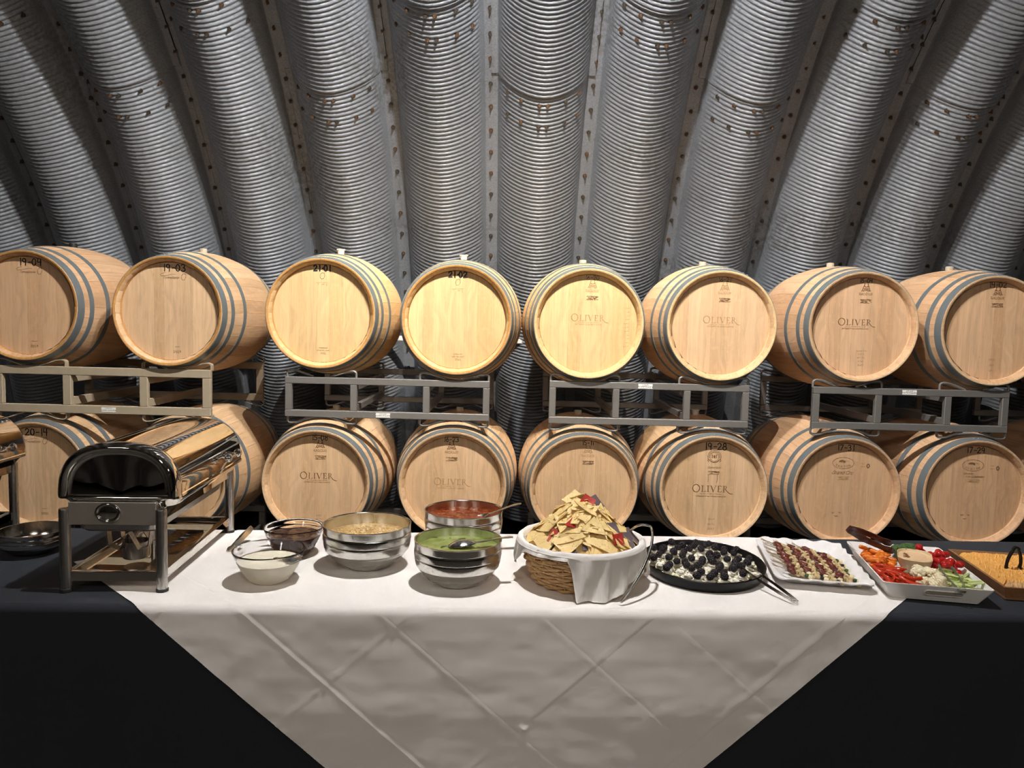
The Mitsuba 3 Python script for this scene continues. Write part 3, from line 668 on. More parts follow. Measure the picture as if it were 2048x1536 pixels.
def steel_profile(r, h):
    o = [(.40, 0), (.44, .004), (.50, .03), (.66, .13), (.82, .27), (.895, .37), (.915, .40), (.945, .425), (.975, .52), (.985, .60), (.975, .635), (.995, .66), (1.0, .76), (.99, .80), (.972, .815), (.985, .84), (.99, .97), (1.0, .985), (1.0, 1.0)]
    i = [(.975, 1.0), (.962, .985), (.955, .80), (.93, .55), (.86, .33), (.72, .17), (.5, .075), (0, .055)]
    outer = [(0, .03)] + [(q * r, z * h) for q, z in o]
    return np.array([(0, .012), (.37 * r, .012), (.385 * r, 0)] + [(q * r, z * h) for q, z in o] + [(q * r, z * h) for q, z in i]), np.array([(q * r, z * h) for q, z in i[::-1]])
def steel_bowl(x, y, r, h, fill, cm, label, zb=None, amp=.006, dome=.012, nf=60, dip=None, swirl=0.0):
    t = thing('steel_bowl', label, 'bowl'); M = loc(x, y, WZ if zb is None else zb)
    pr, inn = steel_profile(r, h)
    put(t, P(lathe(pr, 96), 'm_steel', 32), M)
    d = thing(*dip)
    put(d, P(content(inn, fill * h, 5, amp, dome, nf, swirl), cm, 50), M)
    return t
def glass_bowl(x, y, r, h, fill, cm, label, dip, amp=.003, dome=.0, nf=30, swirl=0.0):
    t = thing('glass_bowl', label, 'bowl'); M = loc(x, y, WZ)
    o = [(.36, 0), (.42, .01)] + [(.42 + .58 * u ** .62 + .012 * (1 if k % 2 else -1) * (u < .75), .02 + .96 * u) for k, u in enumerate(np.linspace(.03, .97, 18))] + [(1.0, .99)]
    i = [(.985, 1.0), (.968, .985)] + [(.385 + .575 * u ** .62, .05 + .93 * u) for u in np.linspace(.95, .02, 16)] + [(.3, .045), (0, .04)]
    put(t, P(lathe([(0, .006)] + [(q * r, z * h) for q, z in o] + [(q * r, z * h) for q, z in i], 96), 'm_glass', True), M)
    outp = np.array([(0, .002)] + [(q * r, z * h) for q, z in o]); outp[1:, 0] += .0004
    d = thing(*dip)
    put(d, P(content(outp, fill * h, 8, amp, dome, nf, swirl, gap=0.0), cm, 60), M)
def spoon(label, p, yaw, tilt, L=.2, bw=.03, mt='m_steel', bowl_down=False, lift=.0, thick=1.0, name='serving_spoon'):
    """local: bowl at the origin, handle along +x rising by tilt"""
    t = thing(name, label, 'spoon')
    n = 26; an = np.linspace(0, 2 * math.pi, n, endpoint=False)
    rr = np.linspace(.02, 1, 9); R, A = np.meshgrid(rr, an, indexing='ij')
    lx = bw * 1.35 * R * np.cos(A); ly = bw * .92 * R * np.sin(A) * (1 - .12 * np.cos(A)); lz = -bw * .42 * (1 - R ** 2)
    if bowl_down: lz = -lz
    top = np.stack([lx, ly, lz], -1); bot = top + [0, 0, -.0016]
    bowlm = weld(cat(MB().grid(top, cv=True).tri(), MB().grid(bot[::-1], cv=True).tri(), MB().grid(np.stack([top[-1], bot[-1]], 0), cv=True).tri()))
    s = np.linspace(0, 1, 18); hx = bw * 1.25 + s * L; hz = .010 * np.sin(s * math.pi * .5) ** 2 - .006 * s ** 3
    wdt = np.interp(s, [0, .12, .6, .92, 1], [.0075, .0062, .0085, .0115, .007]) * thick
    q = np.stack([hx, 0 * s, hz], -1)
    sec = np.stack([np.stack([hx, wdt, hz], -1), np.stack([hx, 0 * s, hz + .0036], -1), np.stack([hx, -wdt, hz], -1), np.stack([hx, 0 * s, hz - .003], -1)], 1)
    M = T4().translate(list(map(float, p))).rotate([0, 0, 1], yaw).rotate([0, 1, 0], -tilt)
    part(t, 'bowl', P(bowlm, mt, 60), M); part(t, 'handle', P(loft(sec), mt, 50), M)
    return t
glass_bowl(-.782, 2.405, .1165, .108, .66, 'm_white_sauce', 'small glass bowl of white sauce at the front of the table', ('white_sauce', 'creamy white sauce in the front glass bowl', 'sauce'))
glass_bowl(-.784, 2.690, .1080, .106, .70, 'm_brown_sauce', 'small glass bowl of dark brown sauce behind the white sauce', ('brown_sauce', 'dark brown barbecue sauce in the rear glass bowl', 'sauce'), amp=.012, dome=.004, nf=28, swirl=.006)
steel_bowl(-.495, 2.585, .153, .153, .73, 'm_hummus', 'ribbed steel bowl of grainy yellow dip left of the guacamole bowl', dip=('yellow_dip', 'grainy yellow dip in the left steel bowl', 'dip'), amp=.010, dome=.012, nf=120)
steel_bowl(-.165, 2.430, .1445, .150, .80, 'm_guacamole', 'ribbed steel bowl of green guacamole at the front of the table', dip=('guacamole', 'green guacamole in the front steel bowl', 'dip'), amp=.016, dome=.006, nf=26, swirl=.012)
steel_bowl(-.171, 2.805, .148, .155, .83, 'm_salsa', 'steel bowl of red salsa behind the guacamole', dip=('salsa', 'chunky red salsa in the rear steel bowl', 'dip'), amp=.006, dome=.004, nf=70)
steel_bowl(-1.715, 2.65, .112, .085, .42, 'm_dried_sauce', 'low steel bowl with dried sauce on the navy cloth at the left edge', zb=TZ + .0005, dip=('sauce_residue', 'reddish brown sauce left in the low steel bowl', 'sauce'), amp=.002, dome=.0)
spoon('steel spoon lying in the guacamole', (-.150, 2.415, .899), 6, 6, L=.125, bw=.034, mt='m_steel', bowl_down=True)
spoon('steel spoon sticking out of the red salsa', (-.11, 2.775, .898), 8, 16, L=.13, bw=.028, mt='m_brushed', thick=1.35)
spoon('steel spoon handle resting in the white sauce', (-.70, 2.385, .842), 168, -6, L=.035, bw=.024, mt='m_steel', bowl_down=True)

# ------------------------------------------------------------------ tongs
def tongs(label, p, yaw, tilt, L=.24, open_=.05, mt='m_steel', roll=0.0, wd=.010, th=.0018, claw=True, name='serving_tongs'):
    """bend at the origin, arms along +x"""
    t = thing(name, label, 'tongs')
    M = T4().translate(list(map(float, p))).rotate([0, 0, 1], yaw).rotate([0, 1, 0], tilt).rotate([1, 0, 0], roll)
    def arm(s):
        u = np.linspace(0, 1, 22)
        x = u * L; y = s * (.010 + (open_ / 2 - .010) * u ** .8 + .006 * np.sin(u * math.pi))
        w = np.interp(u, [0, .2, .75, .9, 1], [wd * .8, wd, wd * .75, wd * 1.25, wd * .7])
        return np.stack([np.stack([x, y + th, w], -1), np.stack([x, y - th, w], -1), np.stack([x, y - th, -w], -1), np.stack([x, y + th, -w], -1)], 1)
    for s in (-1, 1): part(t, 'arm', P(loft(arm(s)), mt, 40), M)
    a = np.linspace(math.pi / 2, 3 * math.pi / 2, 12); bx2 = -.002 + .010 * np.cos(a); by2 = .010 * np.sin(a)
    nx, ny = np.cos(a), np.sin(a); w = wd * .8
    sec = np.stack([np.stack([bx2 + nx * th, by2 + ny * th, 0 * a + w], -1), np.stack([bx2 - nx * th, by2 - ny * th, 0 * a + w], -1), np.stack([bx2 - nx * th, by2 - ny * th, 0 * a - w], -1), np.stack([bx2 + nx * th, by2 + ny * th, 0 * a - w], -1)], 1)
    part(t, 'bend', P(loft(sec), mt, 40), M)
    return t
mat('m_smoke_plastic', (.05, .018, .016), .15, spec=.6)
mat('m_green_plastic', (.10, .115, .075), .12, spec=.6)

# ------------------------------------------------------------------ roll top chafing dishes
def chafing(x, y, yaw, label):
    t = thing('chafing_dish', label, 'chafing dish'); M = loc(x, y, TZ + .001, yaw)
    LX, LY = .291, .67                                       # leg centres: x from 0 to LX, y from 0 to LY
    C = 'm_chrome'
    for qx in (0, LX):
        for qy in (0, LY):
            lg = part(t, 'leg', P(moved(lathe([(0, .008), (.0165, .008), (.0165, .258), (.0155, .262), (0, .262)], 40), loc(qx, qy, 0)), 'm_brushed', 32), M)
            part(lg, 'foot_cap', P(moved(lathe([(0, 0), (.0185, 0), (.0185, .01), (.0155, .012), (0, .012)], 32), loc(qx, qy, 0)), 'm_black_rubber', 32), M)
    # frame: rails between the legs at the top
    def rail(x0, y0, x1, y1, z0, z1, th=.008, name='rail', mt=None):
        d = np.array([x1 - x0, y1 - y0]); L = np.linalg.norm(d); m = box(L, th, z1 - z0, ((x0 + x1) / 2, (y0 + y1) / 2, (z0 + z1) / 2), .002)
        m.apply_translation((-(x0 + x1) / 2, -(y0 + y1) / 2, 0)); m.apply_transform(np.array(T4().rotate([0, 0, 1], math.degrees(math.atan2(d[1], d[0]))).matrix)); m.apply_translation(((x0 + x1) / 2, (y0 + y1) / 2, 0))
        return part(t, name, P(m, mt or C, 20), M)
    fr = rail(.014, -.004, LX - .014, -.004, .212, .284, .006, 'front_panel', 'm_satin')
    for sx in (0, LX): rail(sx, .012, sx, LY - .012, .225, .262)
    rail(.014, LY, LX - .014, LY, .225, .262)
    med = affinity.scale(sg.Point(0, 0).buffer(1, quad_segs=16), .033, .026)
    ring = [tube(np.stack([.034 * np.cos(a), -.0095 + 0 * a, .027 * np.sin(a)], 1), .0055, 10, closed=True) for a in [np.linspace(0, 2 * math.pi, 40, endpoint=False)]][0]
    face = lathe([(1, .0), (.9, .12), (.5, .3), (0, .36)], 40); fv = face.vertices.copy(); face.vertices = np.stack([fv[:, 0] * .032, -.007 - fv[:, 2] * .008, fv[:, 1] * .025], 1)
    mm = cat(ring, face); mm.apply_translation((LX * .46, 0, .251))
    part(fr, 'medallion', P(mm, C, 50), M)
    # collar the lid sits on
    secs = []
    for z, g, dy in ((.262, -.005, 0), (.275, .002, 0), (.288, .012, 0), (.294, .012, 0), (.296, .004, 0), (.288, -.02, 0)):
        r = rrect(.335 + 2 * g, .655 + 2 * g, .05, 8); secs.append(np.column_stack([r[:, 0] + LX / 2 + .008, r[:, 1] + .351, np.full(len(r), z)]))
    part(t, 'collar', P(loft(secs, cap=False), C, 40), M)
    # water pan
    secs = []
    for z, g in ((.286, 0), (.26, -.004), (.19, -.018), (.18, -.03)):
        r = rrect(LX - .01 + 2 * g, LY - .02 + 2 * g, .03, 6); secs.append(np.column_stack([r[:, 0] + LX / 2, r[:, 1] + LY / 2, np.full(len(r), z)]))
    part(t, 'water_pan', P(loft(secs[::-1]), 'm_brushed', 40), M)
    # lower shelf with a raised rim
    secs = []
    for z, g in ((.034, -.012), (.034, .0), (.062, .0), (.064, -.004), (.064, -.022), (.052, -.030), (.050, -.034)):
        r = rrect(LX + .006 + 2 * g, LY + .006 + 2 * g, .012, 4); secs.append(np.column_stack([r[:, 0] + LX / 2, r[:, 1] + LY / 2, np.full(len(r), z)]))
    part(t, 'shelf', P(loft(secs), C, 30), M)
    # fuel can holder hanging from the pan: a cup in a bent strap
    u = np.array([(-.07, .185), (-.062, .12), (-.03, .105), (0, .16), (.03, .105), (.062, .12), (.07, .185)])
    part(t, 'fuel_bracket', P(cat(*[flatstrip_y(u + [LX * .52, 0], yy, .028, .003) for yy in (.10, .19)]), 'm_brushed', 35), M)
    part(t, 'fuel_cup', P(moved(lathe([(0, .066), (.040, .066), (.042, .07), (.042, .12), (.038, .12), (.038, .075), (0, .075)], 32), loc(LX * .52, .145, 0)), 'm_brushed', 35), M)
    # lid: half-round roll top with a rolled front bead and a recessed end
    ax, az, z0, cx = .184, .168, .298, LX / 2 + .008
    n = 49; ph = np.linspace(0, math.pi, n); e = .78
    cxr = np.sign(np.cos(ph)) * np.abs(np.cos(ph)) ** e; czr = np.abs(np.sin(ph)) ** e
    def sec(k, yy, zk=None): return np.stack([cx + ax * k * cxr, np.full(n, yy), z0 + az * (k if zk is None else zk) * czr], -1)
    y0 = .006; Lr = .69
    front = [sec(k, y) for k, y in ((.001, y0 + .012), (.3, y0 + .013), (.6, y0 + .015), (.76, y0 + .018), (.80, y0 + .017), (.825, y0 + .010), (.85, y0 + .002), (.89, y0 - .003), (.93, y0 - .002), (.965, y0 + .004), (.99, y0 + .013), (1.0, y0 + .025), (1.0, y0 + .036), (.993, y0 + .046), (.98, y0 + .052), (.976, y0 + .058), (.976, y0 + .3), (.976, y0 + Lr - .02), (.965, y0 + Lr - .008), (.94, y0 + Lr), (.5, y0 + Lr + .004), (.001, y0 + Lr + .006))]
    body = MB().grid(np.array(front)).tri()
    skirt = []
    for s in (-1, 1):
        skirt.append(box(.010, Lr - .03, .014, (cx + s * ax * .97, y0 + Lr / 2, z0 - .003), .003))
    skirt.append(box(ax * 1.93, .012, .014, (cx, y0 + .016, z0 - .003), .003))
    ld = part(t, 'lid', P(weld(body), C, 60), M)
    part(ld, 'lid_rim', P(cat(*skirt), C, 30), M)
    # ornate handle on the right flank
    hy = y0 + .50; hx = cx + ax * .985; hz = z0 + .045
    knobs = [lathe([(0, -.016), (.006, -.015), (.013, -.008), (.015, 0), (.013, .008), (.006, .015), (0, .016)], 20) for _ in range(2)]
    for kx, m in zip((-.055, .055), knobs): m.apply_translation((hx + .022, hy + kx, hz))
    bar = tube([(hx + .022, hy + q, hz + .003 * math.sin(q * 60)) for q in np.linspace(-.05, .05, 14)], [.005 + .006 * math.exp(-(q / .012) ** 2) for q in np.linspace(-.05, .05, 14)], 12)
    legs_ = [tube([(hx - .012, hy + q, hz + .004), (hx + .02, hy + q, hz)], .005, 10) for q in (-.03, .03)]
    part(ld, 'lid_handle', P(cat(*knobs, bar, *legs_), C, 50), M)
    return t
def flatstrip_y(xz, y, wd, th):
    q = np.stack([xz[:, 0], np.full(len(xz), y), xz[:, 1]], -1); return flatstrip(q, wd, th)
chafing(-1.370, 2.272, 3.5, 'shiny steel roll top chafing dish with a medallion, standing half on the white cloth')
chafing(-2.235, 2.272, 3.5, 'steel roll top chafing dish cut off by the left edge of the photo')
tongs('steel tongs standing on edge behind the bowl of white sauce', (-.995, 2.83, .812), -97, 14, L=.145, open_=.04, roll=40)

# ------------------------------------------------------------------ basket of tortilla chips
mat('m_wicker', mikit.proc(lambda p, n, uv: mix((.72, .49, .26), (.52, .32, .14), noise(p.x * 120, p.y * 120, p.z * 160))), .55)
BX, BY, BR0, BR1, BHT = .246, 2.492, .147, .206, .143
bk = thing('wicker_basket', 'round woven wicker basket under a white cloth, full of tortilla chips', 'basket')
M = loc(BX, BY, WZ)
NS = 32
def brad(z): return BR0 + (BR1 - BR0) * (np.asarray(z) / BHT) ** .75
for k in range(NS):
    an = 2 * math.pi * k / NS; zz = np.linspace(.004, BHT, 10)
    part(bk, 'stake', P(tube(np.stack([brad(zz) * math.cos(an), brad(zz) * math.sin(an), zz], 1), .0028, 6), 'm_wicker', True), M)
for j, z in enumerate(np.arange(.007, BHT, .0112)):
    an = np.linspace(0, 2 * math.pi, NS * 4, endpoint=False)
    r = brad(z) + .0048 * np.cos(an * NS / 2 + math.pi * (j % 2)); zz = z + .0016 * np.sin(an * NS / 2 + j) + .0008 * np.sin(an * 7 + j * 2)
    part(bk, 'weaver', P(tube(np.stack([r * np.cos(an), r * np.sin(an), zz], 1), .0056, 7, closed=True, flat=.9), 'm_wicker', True), M)
part(bk, 'base', P(lathe([(0, .002), (BR0, .002), (BR0, .008), (0, .008)], 40), 'm_wicker', 30), M)
part(bk, 'liner_wall', P(lathe([(brad(z) - .008, z) for z in np.linspace(.008, BHT - .006, 6)] + [(brad(z) - .0095, z) for z in np.linspace(BHT - .006, .008, 6)], 48), 'm_wicker', True), M)
# napkin: a square cloth pushed into the basket, folded over the rim, corners hanging
na = np.linspace(0, 2 * math.pi, 360, endpoint=False)
def hangl(a):
    dg = np.degrees(np.angle(np.exp(1j * a)))
    kx = [-180, -172, -160, -150, -106, -102, -97, -88, -70, -52, -36, -26, -18, -5, 8, 20, 40, 60, 85, 110, 140, 165, 172, 180]
    kv = [.085, .07, .035, .014, .012, .05, .150, .156, .135, .105, .075, .05, .085, .118, .10, .05, .025, .03, .10, .05, .03, .05, .085, .085]
    return np.interp(dg, kx, kv)
ss = np.concatenate([np.linspace(-.11, -.02, 8), np.linspace(-.016, .016, 9), np.linspace(.03, 1, 30)])
rowsP = []
hl = hangl(na)
for s in ss:
    if s <= -.016:
        r = brad(BHT + s) - .011 + 0 * na; z = BHT + s + 0 * na
    elif s <= .0161:
        th = (s + .016) / .032 * math.pi; r = BR1 - .004 - .011 * math.cos(th) + 0 * na + .003; z = BHT - .004 + .012 * math.sin(th) + 0 * na + .004 * (meshkit.noise(np.stack([np.cos(na) * 6, np.sin(na) * 6, 0 * na], -1), 4) - .5)
    else:
        u = (s - .0) * hl; nz = np.stack([np.cos(na) * 7, np.sin(na) * 7, u * 16], -1)
        r = BR1 + .011 + .028 * s * np.clip(hl / .1, .3, 1.3) * (meshkit.fbm(nz * [.9, .9, .3], 3, 2)) * 1.7 + .007 * np.sin(na * 19 + 2 * s) * s * np.clip(hl / .1, .2, 1) - .20 * u * .8
        r = np.maximum(r, brad(np.clip(BHT - u, 0, BHT)) + .013)
        z = BHT - .004 - u
        z = np.maximum(z, .004)
    rowsP.append(np.stack([r * np.cos(na), r * np.sin(na), z], -1))
nk = thing('white_napkin', 'white cloth napkin lining the chip basket, its corners hanging over the rim', 'napkin')
put(nk, P(MB().grid(np.array(rowsP), cv=True).mesh(), 'm_napkin', True), M)
# chips
def chip_fn(p, n, uv):
    k = noise(p.x * 240, p.y * 240, p.z * 240)
    c = mix((.76, .585, .27), (.68, .48, .19), fbm(p.x * 50, p.y * 50, p.z * 50, octaves=2))
    return mix(c, (.36, .19, .06), smoothstep(.78, .92, k))
mat('m_chip', mikit.proc(chip_fn), .6)
mat('m_chip_red', (.36, .022, .014), .55)
mat('m_chip_dark', (.115, .085, .095), .6)
def chip_mesh(kind, seed):
    r = np.random.default_rng(seed); s = .031
    if kind == 3: c = np.array([(-1, -.8), (1, -.8), (0, 1)]) * s * 1.08
    else: c = np.array([(-1, -1), (1, -.95), (.95, 1), (-1, .92)]) * s * .9
    c = c + r.normal(0, .0018, c.shape); n = 5
    if kind == 3:
        rows_ = [np.array([(1 - v) * ((1 - u) * c[0] + u * c[1]) + v * c[2] for u in np.linspace(0, 1, n + 1)]) for v in np.linspace(0, .98, n + 1)]
    else: rows_ = [np.array([(1 - v) * ((1 - u) * c[0] + u * c[1]) + v * ((1 - u) * c[3] + u * c[2]) for u in np.linspace(0, 1, n + 1)]) for v in np.linspace(0, 1, n + 1)]
    g = np.array(rows_); k1, k2 = r.uniform(-4, 4), r.uniform(1, 6)
    z = k2 * g[..., 0] ** 2 * .9 + k1 * g[..., 1] ** 2 * .6 + .0015 * (meshkit.noise(np.dstack([g * 60, 0 * g[..., :1]]) + seed, 1) - .5)
    p = np.dstack([g, z]); q = p - [0, 0, .0018]
    rim = lambda a: np.concatenate([a[0], a[1:, -1], a[-1, -2::-1], a[-2:0:-1, 0]])
    return weld(cat(MB().grid(p, flip=True).tri(), MB().grid(q).tri(), MB().grid(np.stack([rim(p), rim(q)], 0), cv=True).tri()))
CH = [P(chip_mesh(3 if i % 5 < 2 else 4, 40 + i), 'm_chip', 50) for i in range(8)]
def chip_dome(rn): return BHT - .010 + .136 * (1 - rn ** 1.4)
hp = thing('chip_crumbs', 'broken tortilla chip pieces packed in the middle of the basket', 'chips'); labels[hp]['kind'] = 'stuff'
rr = np.linspace(0, 1, 14); an = np.linspace(0, 2 * math.pi, 40, endpoint=False); R, A = np.meshgrid(rr, an, indexing='ij')
rad = .170 * R; nzz = meshkit.noise(np.stack([rad * np.cos(A) * 60, rad * np.sin(A) * 60, 0 * A], -1), 3)
put(hp, P(weld(cat(MB().grid(np.stack([rad * np.cos(A), rad * np.sin(A), chip_dome(R) - .048 + .012 * nzz], -1), cv=True).tri(), lathe([(0, .02), (.135, .02), (.170, BHT - .058)], 40))), 'm_chip', 30), M)
crg = np.random.default_rng(11)
LBL = {'m_chip': ('yellow tortilla chip heaped in the cloth-lined basket', 'yellow chips in the basket'), 'm_chip_red': ('red tortilla chip heaped in the cloth-lined basket', 'red chips in the basket'), 'm_chip_dark': ('blue corn tortilla chip heaped in the cloth-lined basket', 'dark chips in the basket')}
def one_chip(pos, nrm, roll, mt, i, s=1.0):
    lb, gr = LBL[mt]
    key = thing('tortilla_chip', lb, 'chip', gr)
    c = CH[i % 8]
    put(key, c if mt == 'm_chip' else {**c, 'bsdf': {'type': 'ref', 'id': mt}}, frame((BX + pos[0], BY + pos[1], WZ + pos[2]), nrm, roll, s))
for layer, (dz, n, tilt) in enumerate(((-.022, 75, .3), (-.008, 90, .35), (.004, 75, .17))):
    for i in range(n):
        rn = math.sqrt((i + .5) / n) * .97; an = i * 2.39996 + layer + crg.normal(0, .1)
        rad = rn * (.166, .172, .180)[layer]
        sl = .136 * 1.4 * rn ** .4 / .19
        nv = np.array([math.cos(an) * sl, math.sin(an) * sl, 1.0]); nv /= np.linalg.norm(nv)
        nv = nv + crg.normal(0, tilt * .5, 3) * [1, 1, .3]; nv[2] = max(nv[2], .25)
        u = crg.random(); mt = 'm_chip' if u < .88 else ('m_chip_red' if u < .92 else 'm_chip_dark')
        if layer == 2: mt = 'm_chip' if u < .95 else mt
        one_chip((rad * math.cos(an), rad * math.sin(an), chip_dome(rn) + dz + crg.normal(0, .003)), nv, crg.uniform(0, 6.3), mt, crg.integers(0, 8), crg.uniform(1.1, 1.45))
for (px_, py_, pz_, nv, mt, s) in ((.155, -.04, BHT + .008, (.55, -.5, .9), 'm_chip_dark', 1.5), (.135, -.085, BHT + .014, (.3, -.8, .7), 'm_chip_dark', 1.2), (.02, -.005, BHT + .128, (.2, -.6, .6), 'm_chip_red', .8), (.05, .02, BHT + .118, (.5, -.3, .6), 'm_chip_dark', 1), (-.15, -.05, BHT + .004, (-.5, -.4, .8), 'm_chip_dark', 1.1),
                                  (.095, -.07, BHT + .05, (.3, -.7, .7), 'm_chip_dark', .9), (-.035, -.12, BHT + .022, (-.1, -.8, .5), 'm_chip_red', .8), (.11, -.11, BHT + .03, (.4, -.8, .5), 'm_chip_red', .7), (-.09, -.1, BHT + .03, (-.2, -.7, .6), 'm_chip_red', .9), (-.02, .03, BHT + .125, (-.2, -.5, .8), 'm_chip', 1.2)):
    one_chip((px_, py_, pz_), nv, crg.uniform(0, 6), mt, 4, s)
# wire tongs leaning on the right flank of the basket
wt = thing('wire_tongs', 'thin bent wire tongs leaning on the right side of the chip basket', 'tongs')
def wire(p): return P(tube(np.asarray(p), .0042, 8), 'm_steel', True)
def bez(*c, n=26):
    c = np.asarray(c, float); t_ = np.linspace(0, 1, n)[:, None]
    while len(c) > 1 and c.ndim == 2:
        return sum(math.comb(len(c) - 1, i) * t_ ** i * (1 - t_) ** (len(c) - 1 - i) * c[i] for i in range(len(c)))
tipA, tipB, topw = np.array([.352, 2.258, .775]), np.array([.405, 2.50, .925]), np.array([.475, 2.46, .960])
part(wt, 'arm', wire(bez(tipA, (.44, 2.31, .86), topw + [.014, -.035, -.03], topw + [.0, 0, .0])))
part(wt, 'arm', wire(bez(tipB, (.42, 2.475, .95), topw + [-.04, -.005, .018], topw + [.0, 0, .0])))

# ------------------------------------------------------------------ round black tray of apple slices with blackberries
FX, FY, FR = .697, 2.623, .250
ft = thing('black_tray', 'round black tray of fruit right of the chip basket', 'tray')
put(ft, P(lathe([(0, .002), (FR * .93, .0), (FR * .95, .002), (FR, .036), (FR - .003, .039), (FR - .007, .036), (FR * .935, .010), (0, .010)], 96), 'm_black_plastic', 35), T4().translate([FX, FY, WZ]).rotate([0, 0, 1], -8).scale([.86, 1, 1]))
mat('m_apple', mikit.proc(lambda p, n, uv: mix((.80, .78, .60), (.70, .66, .42), noise(p.x * 90, p.y * 90, p.z * 90))), .5)
mat('m_cream', (.82, .79, .68), .5)
mat('m_apple_skin', (.52, .30, .14), .4)
mat('m_berry', (.010, .007, .012), .32)
def apple_slice():
    """a wedge: flat faces, curved back"""
    a = np.linspace(-1.05, 1.05, 13); s = []
    for t_ in a:
        r = .033; c, d = math.cos(t_), math.sin(t_)
        w = .0145 * math.cos(t_ * .9) + .002
        s.append([(r * d, .004 + r * c * .62 - .012, 0), (r * d * .99, r * c * .62 - .012, w), (r * d * .55, r * c * .25 - .012, w * .55), (r * d * .45, r * c * .2 - .014, 0)])
    return loft(np.array(s))
asl = apple_slice()
def cream_blob():
    v = trimesh.creation.icosphere(subdivisions=3); p = np.array(v.vertices)
    r = 1 + .55 * (meshkit.noise(p * 2.3 + 4, 2) - .5) + .2 * (meshkit.noise(p * 6, 5) - .5); p = p * r[:, None] * [.017, .014, .009]; v.vertices = p; return v
def berry():
    ms = []; n = 34
    for i in range(n):
        z = 1 - 2 * (i + .5) / n; an = i * 2.39996; q = math.sqrt(1 - z * z)
        s = trimesh.creation.icosphere(subdivisions=1, radius=.0042); s.apply_translation((.0082 * q * math.cos(an), .0082 * q * math.sin(an), .0105 * z)); ms.append(s)
    return cat(*ms, trimesh.creation.icosphere(subdivisions=1, radius=.0075))
AP, CR_, BE = P(asl, 'm_apple', 35), P(cream_blob(), 'm_cream', True), P(berry(), 'm_berry', 60)
frg = np.random.default_rng(21)
pts = []
for i in range(-5, 6):
    for j in range(-5, 6):
        x = i * .043 + (j % 2) * .0215; y = j * .0385
        if math.hypot(x / .86, y) < .212: pts.append((x + frg.normal(0, .004), y + frg.normal(0, .003)))
for i, (x, y) in enumerate(pts):
    key = thing('apple_slice', 'pale apple slice with soft cheese on the round black tray', 'apple slice', 'apple slices on the black tray')
    ry = frg.uniform(-60, 60); M = loc(FX + x, FY + y, WZ + .0115, ry)
    part(key, 'flesh', AP, M)
    part(key, 'cheese', CR_, loc(FX + x, FY + y, WZ + .0265, frg.uniform(0, 360)), 'white soft cheese')
    if i % 4 != 1:
        k2 = thing('blackberry', 'blackberry set on an apple slice on the round black tray', 'blackberry', 'blackberries on the black tray')
        put(k2, BE, loc(FX + x + frg.normal(0, .004), FY + y - .003 + frg.normal(0, .004), WZ + .0435, frg.uniform(0, 360), frg.uniform(50, 95), 0, frg.uniform(.95, 1.15)))
tongs('steel tongs resting on the right rim of the fruit tray', (.908, 2.312, .774), 110.5, -7, L=.265, open_=.046, roll=10, mt='m_steel', wd=.0048, th=.0012)

# ------------------------------------------------------------------ white scalloped platter of antipasto skewers
SX, SY, SR = 1.099, 2.674, -10.0
sp = thing('white_platter', 'white square platter with a scalloped rim, filled with antipasto skewers', 'platter')
pw, pd = .318, .51
secs = []
an_n = 12
def ring_(k, z, wave):
    r = rrect(pw * k, pd * k + (k - 1) * (pw - pd) * .0, .03 * k, 6)
    # resample to even spacing for the scallops
    r = np.vstack([r, r[:1]]); L = np.concatenate([[0], np.cumsum(np.linalg.norm(np.diff(r, axis=0), axis=1))]); u = np.linspace(0, L[-1], 161)[:-1]
    q = np.stack([np.interp(u, L, r[:, 0]), np.interp(u, L, r[:, 1])], 1); w = np.cos(u / L[-1] * 2 * math.pi * 22)
    q = q * (1 + wave * .009 * w)[:, None]
    return np.column_stack([q, z + wave * .003 * w])
for k, z, wv in ((.70, 0, 0), (.73, .002, 0), (.78, .018, .1), (.9, .027, .6), (1.0, .032, 1), (1.0, .0355, 1), (.9, .0315, .6), (.79, .023, .2), (.745, .008, 0), (.70, .006, 0)): secs.append(ring_(k, z, wv))
put(sp, P(loft(np.array(secs)), 'm_porcelain', 45), loc(SX, SY, WZ, SR))
mat('m_salami', mikit.proc(lambda p, n, uv: mix((.17, .030, .020), (.06, .013, .010), noise(p.x * 130, p.y * 130, p.z * 130))), .35)
mat('m_cheese', (.78, .70, .44), .45)
mat('m_tortellini', (.55, .42, .22), .5)
mat('m_olive_black', (.018, .012, .014), .2)
mat('m_olive_green', (.035, .075, .02), .25)
mat('m_pick', (.34, .25, .14), .6)
def lump(sx, sy, sz, seed, amp=.25, fr=2.2, sub=2):
    v = trimesh.creation.icosphere(subdivisions=sub); p = np.array(v.vertices); p = p * (1 + amp * (meshkit.noise(p * fr + seed, seed) - .5))[:, None] * [sx, sy, sz]; v.vertices = p; return v
kn = np.linspace(0, 2 * math.pi, 16, endpoint=False)
pick = cat(tube([(-.062, 0, .001), (0, 0, 0), (.066, 0, 0)], .0016, 5), tube(np.stack([-.066 + .0055 * np.cos(kn), .0045 * np.sin(kn), .001 + .001 * np.sin(2 * kn)], 1), .0009, 5, closed=True), tube([(-.061, 0, .001), (-.070, .006, .003), (-.078, .004, .004)], .0008, 4))
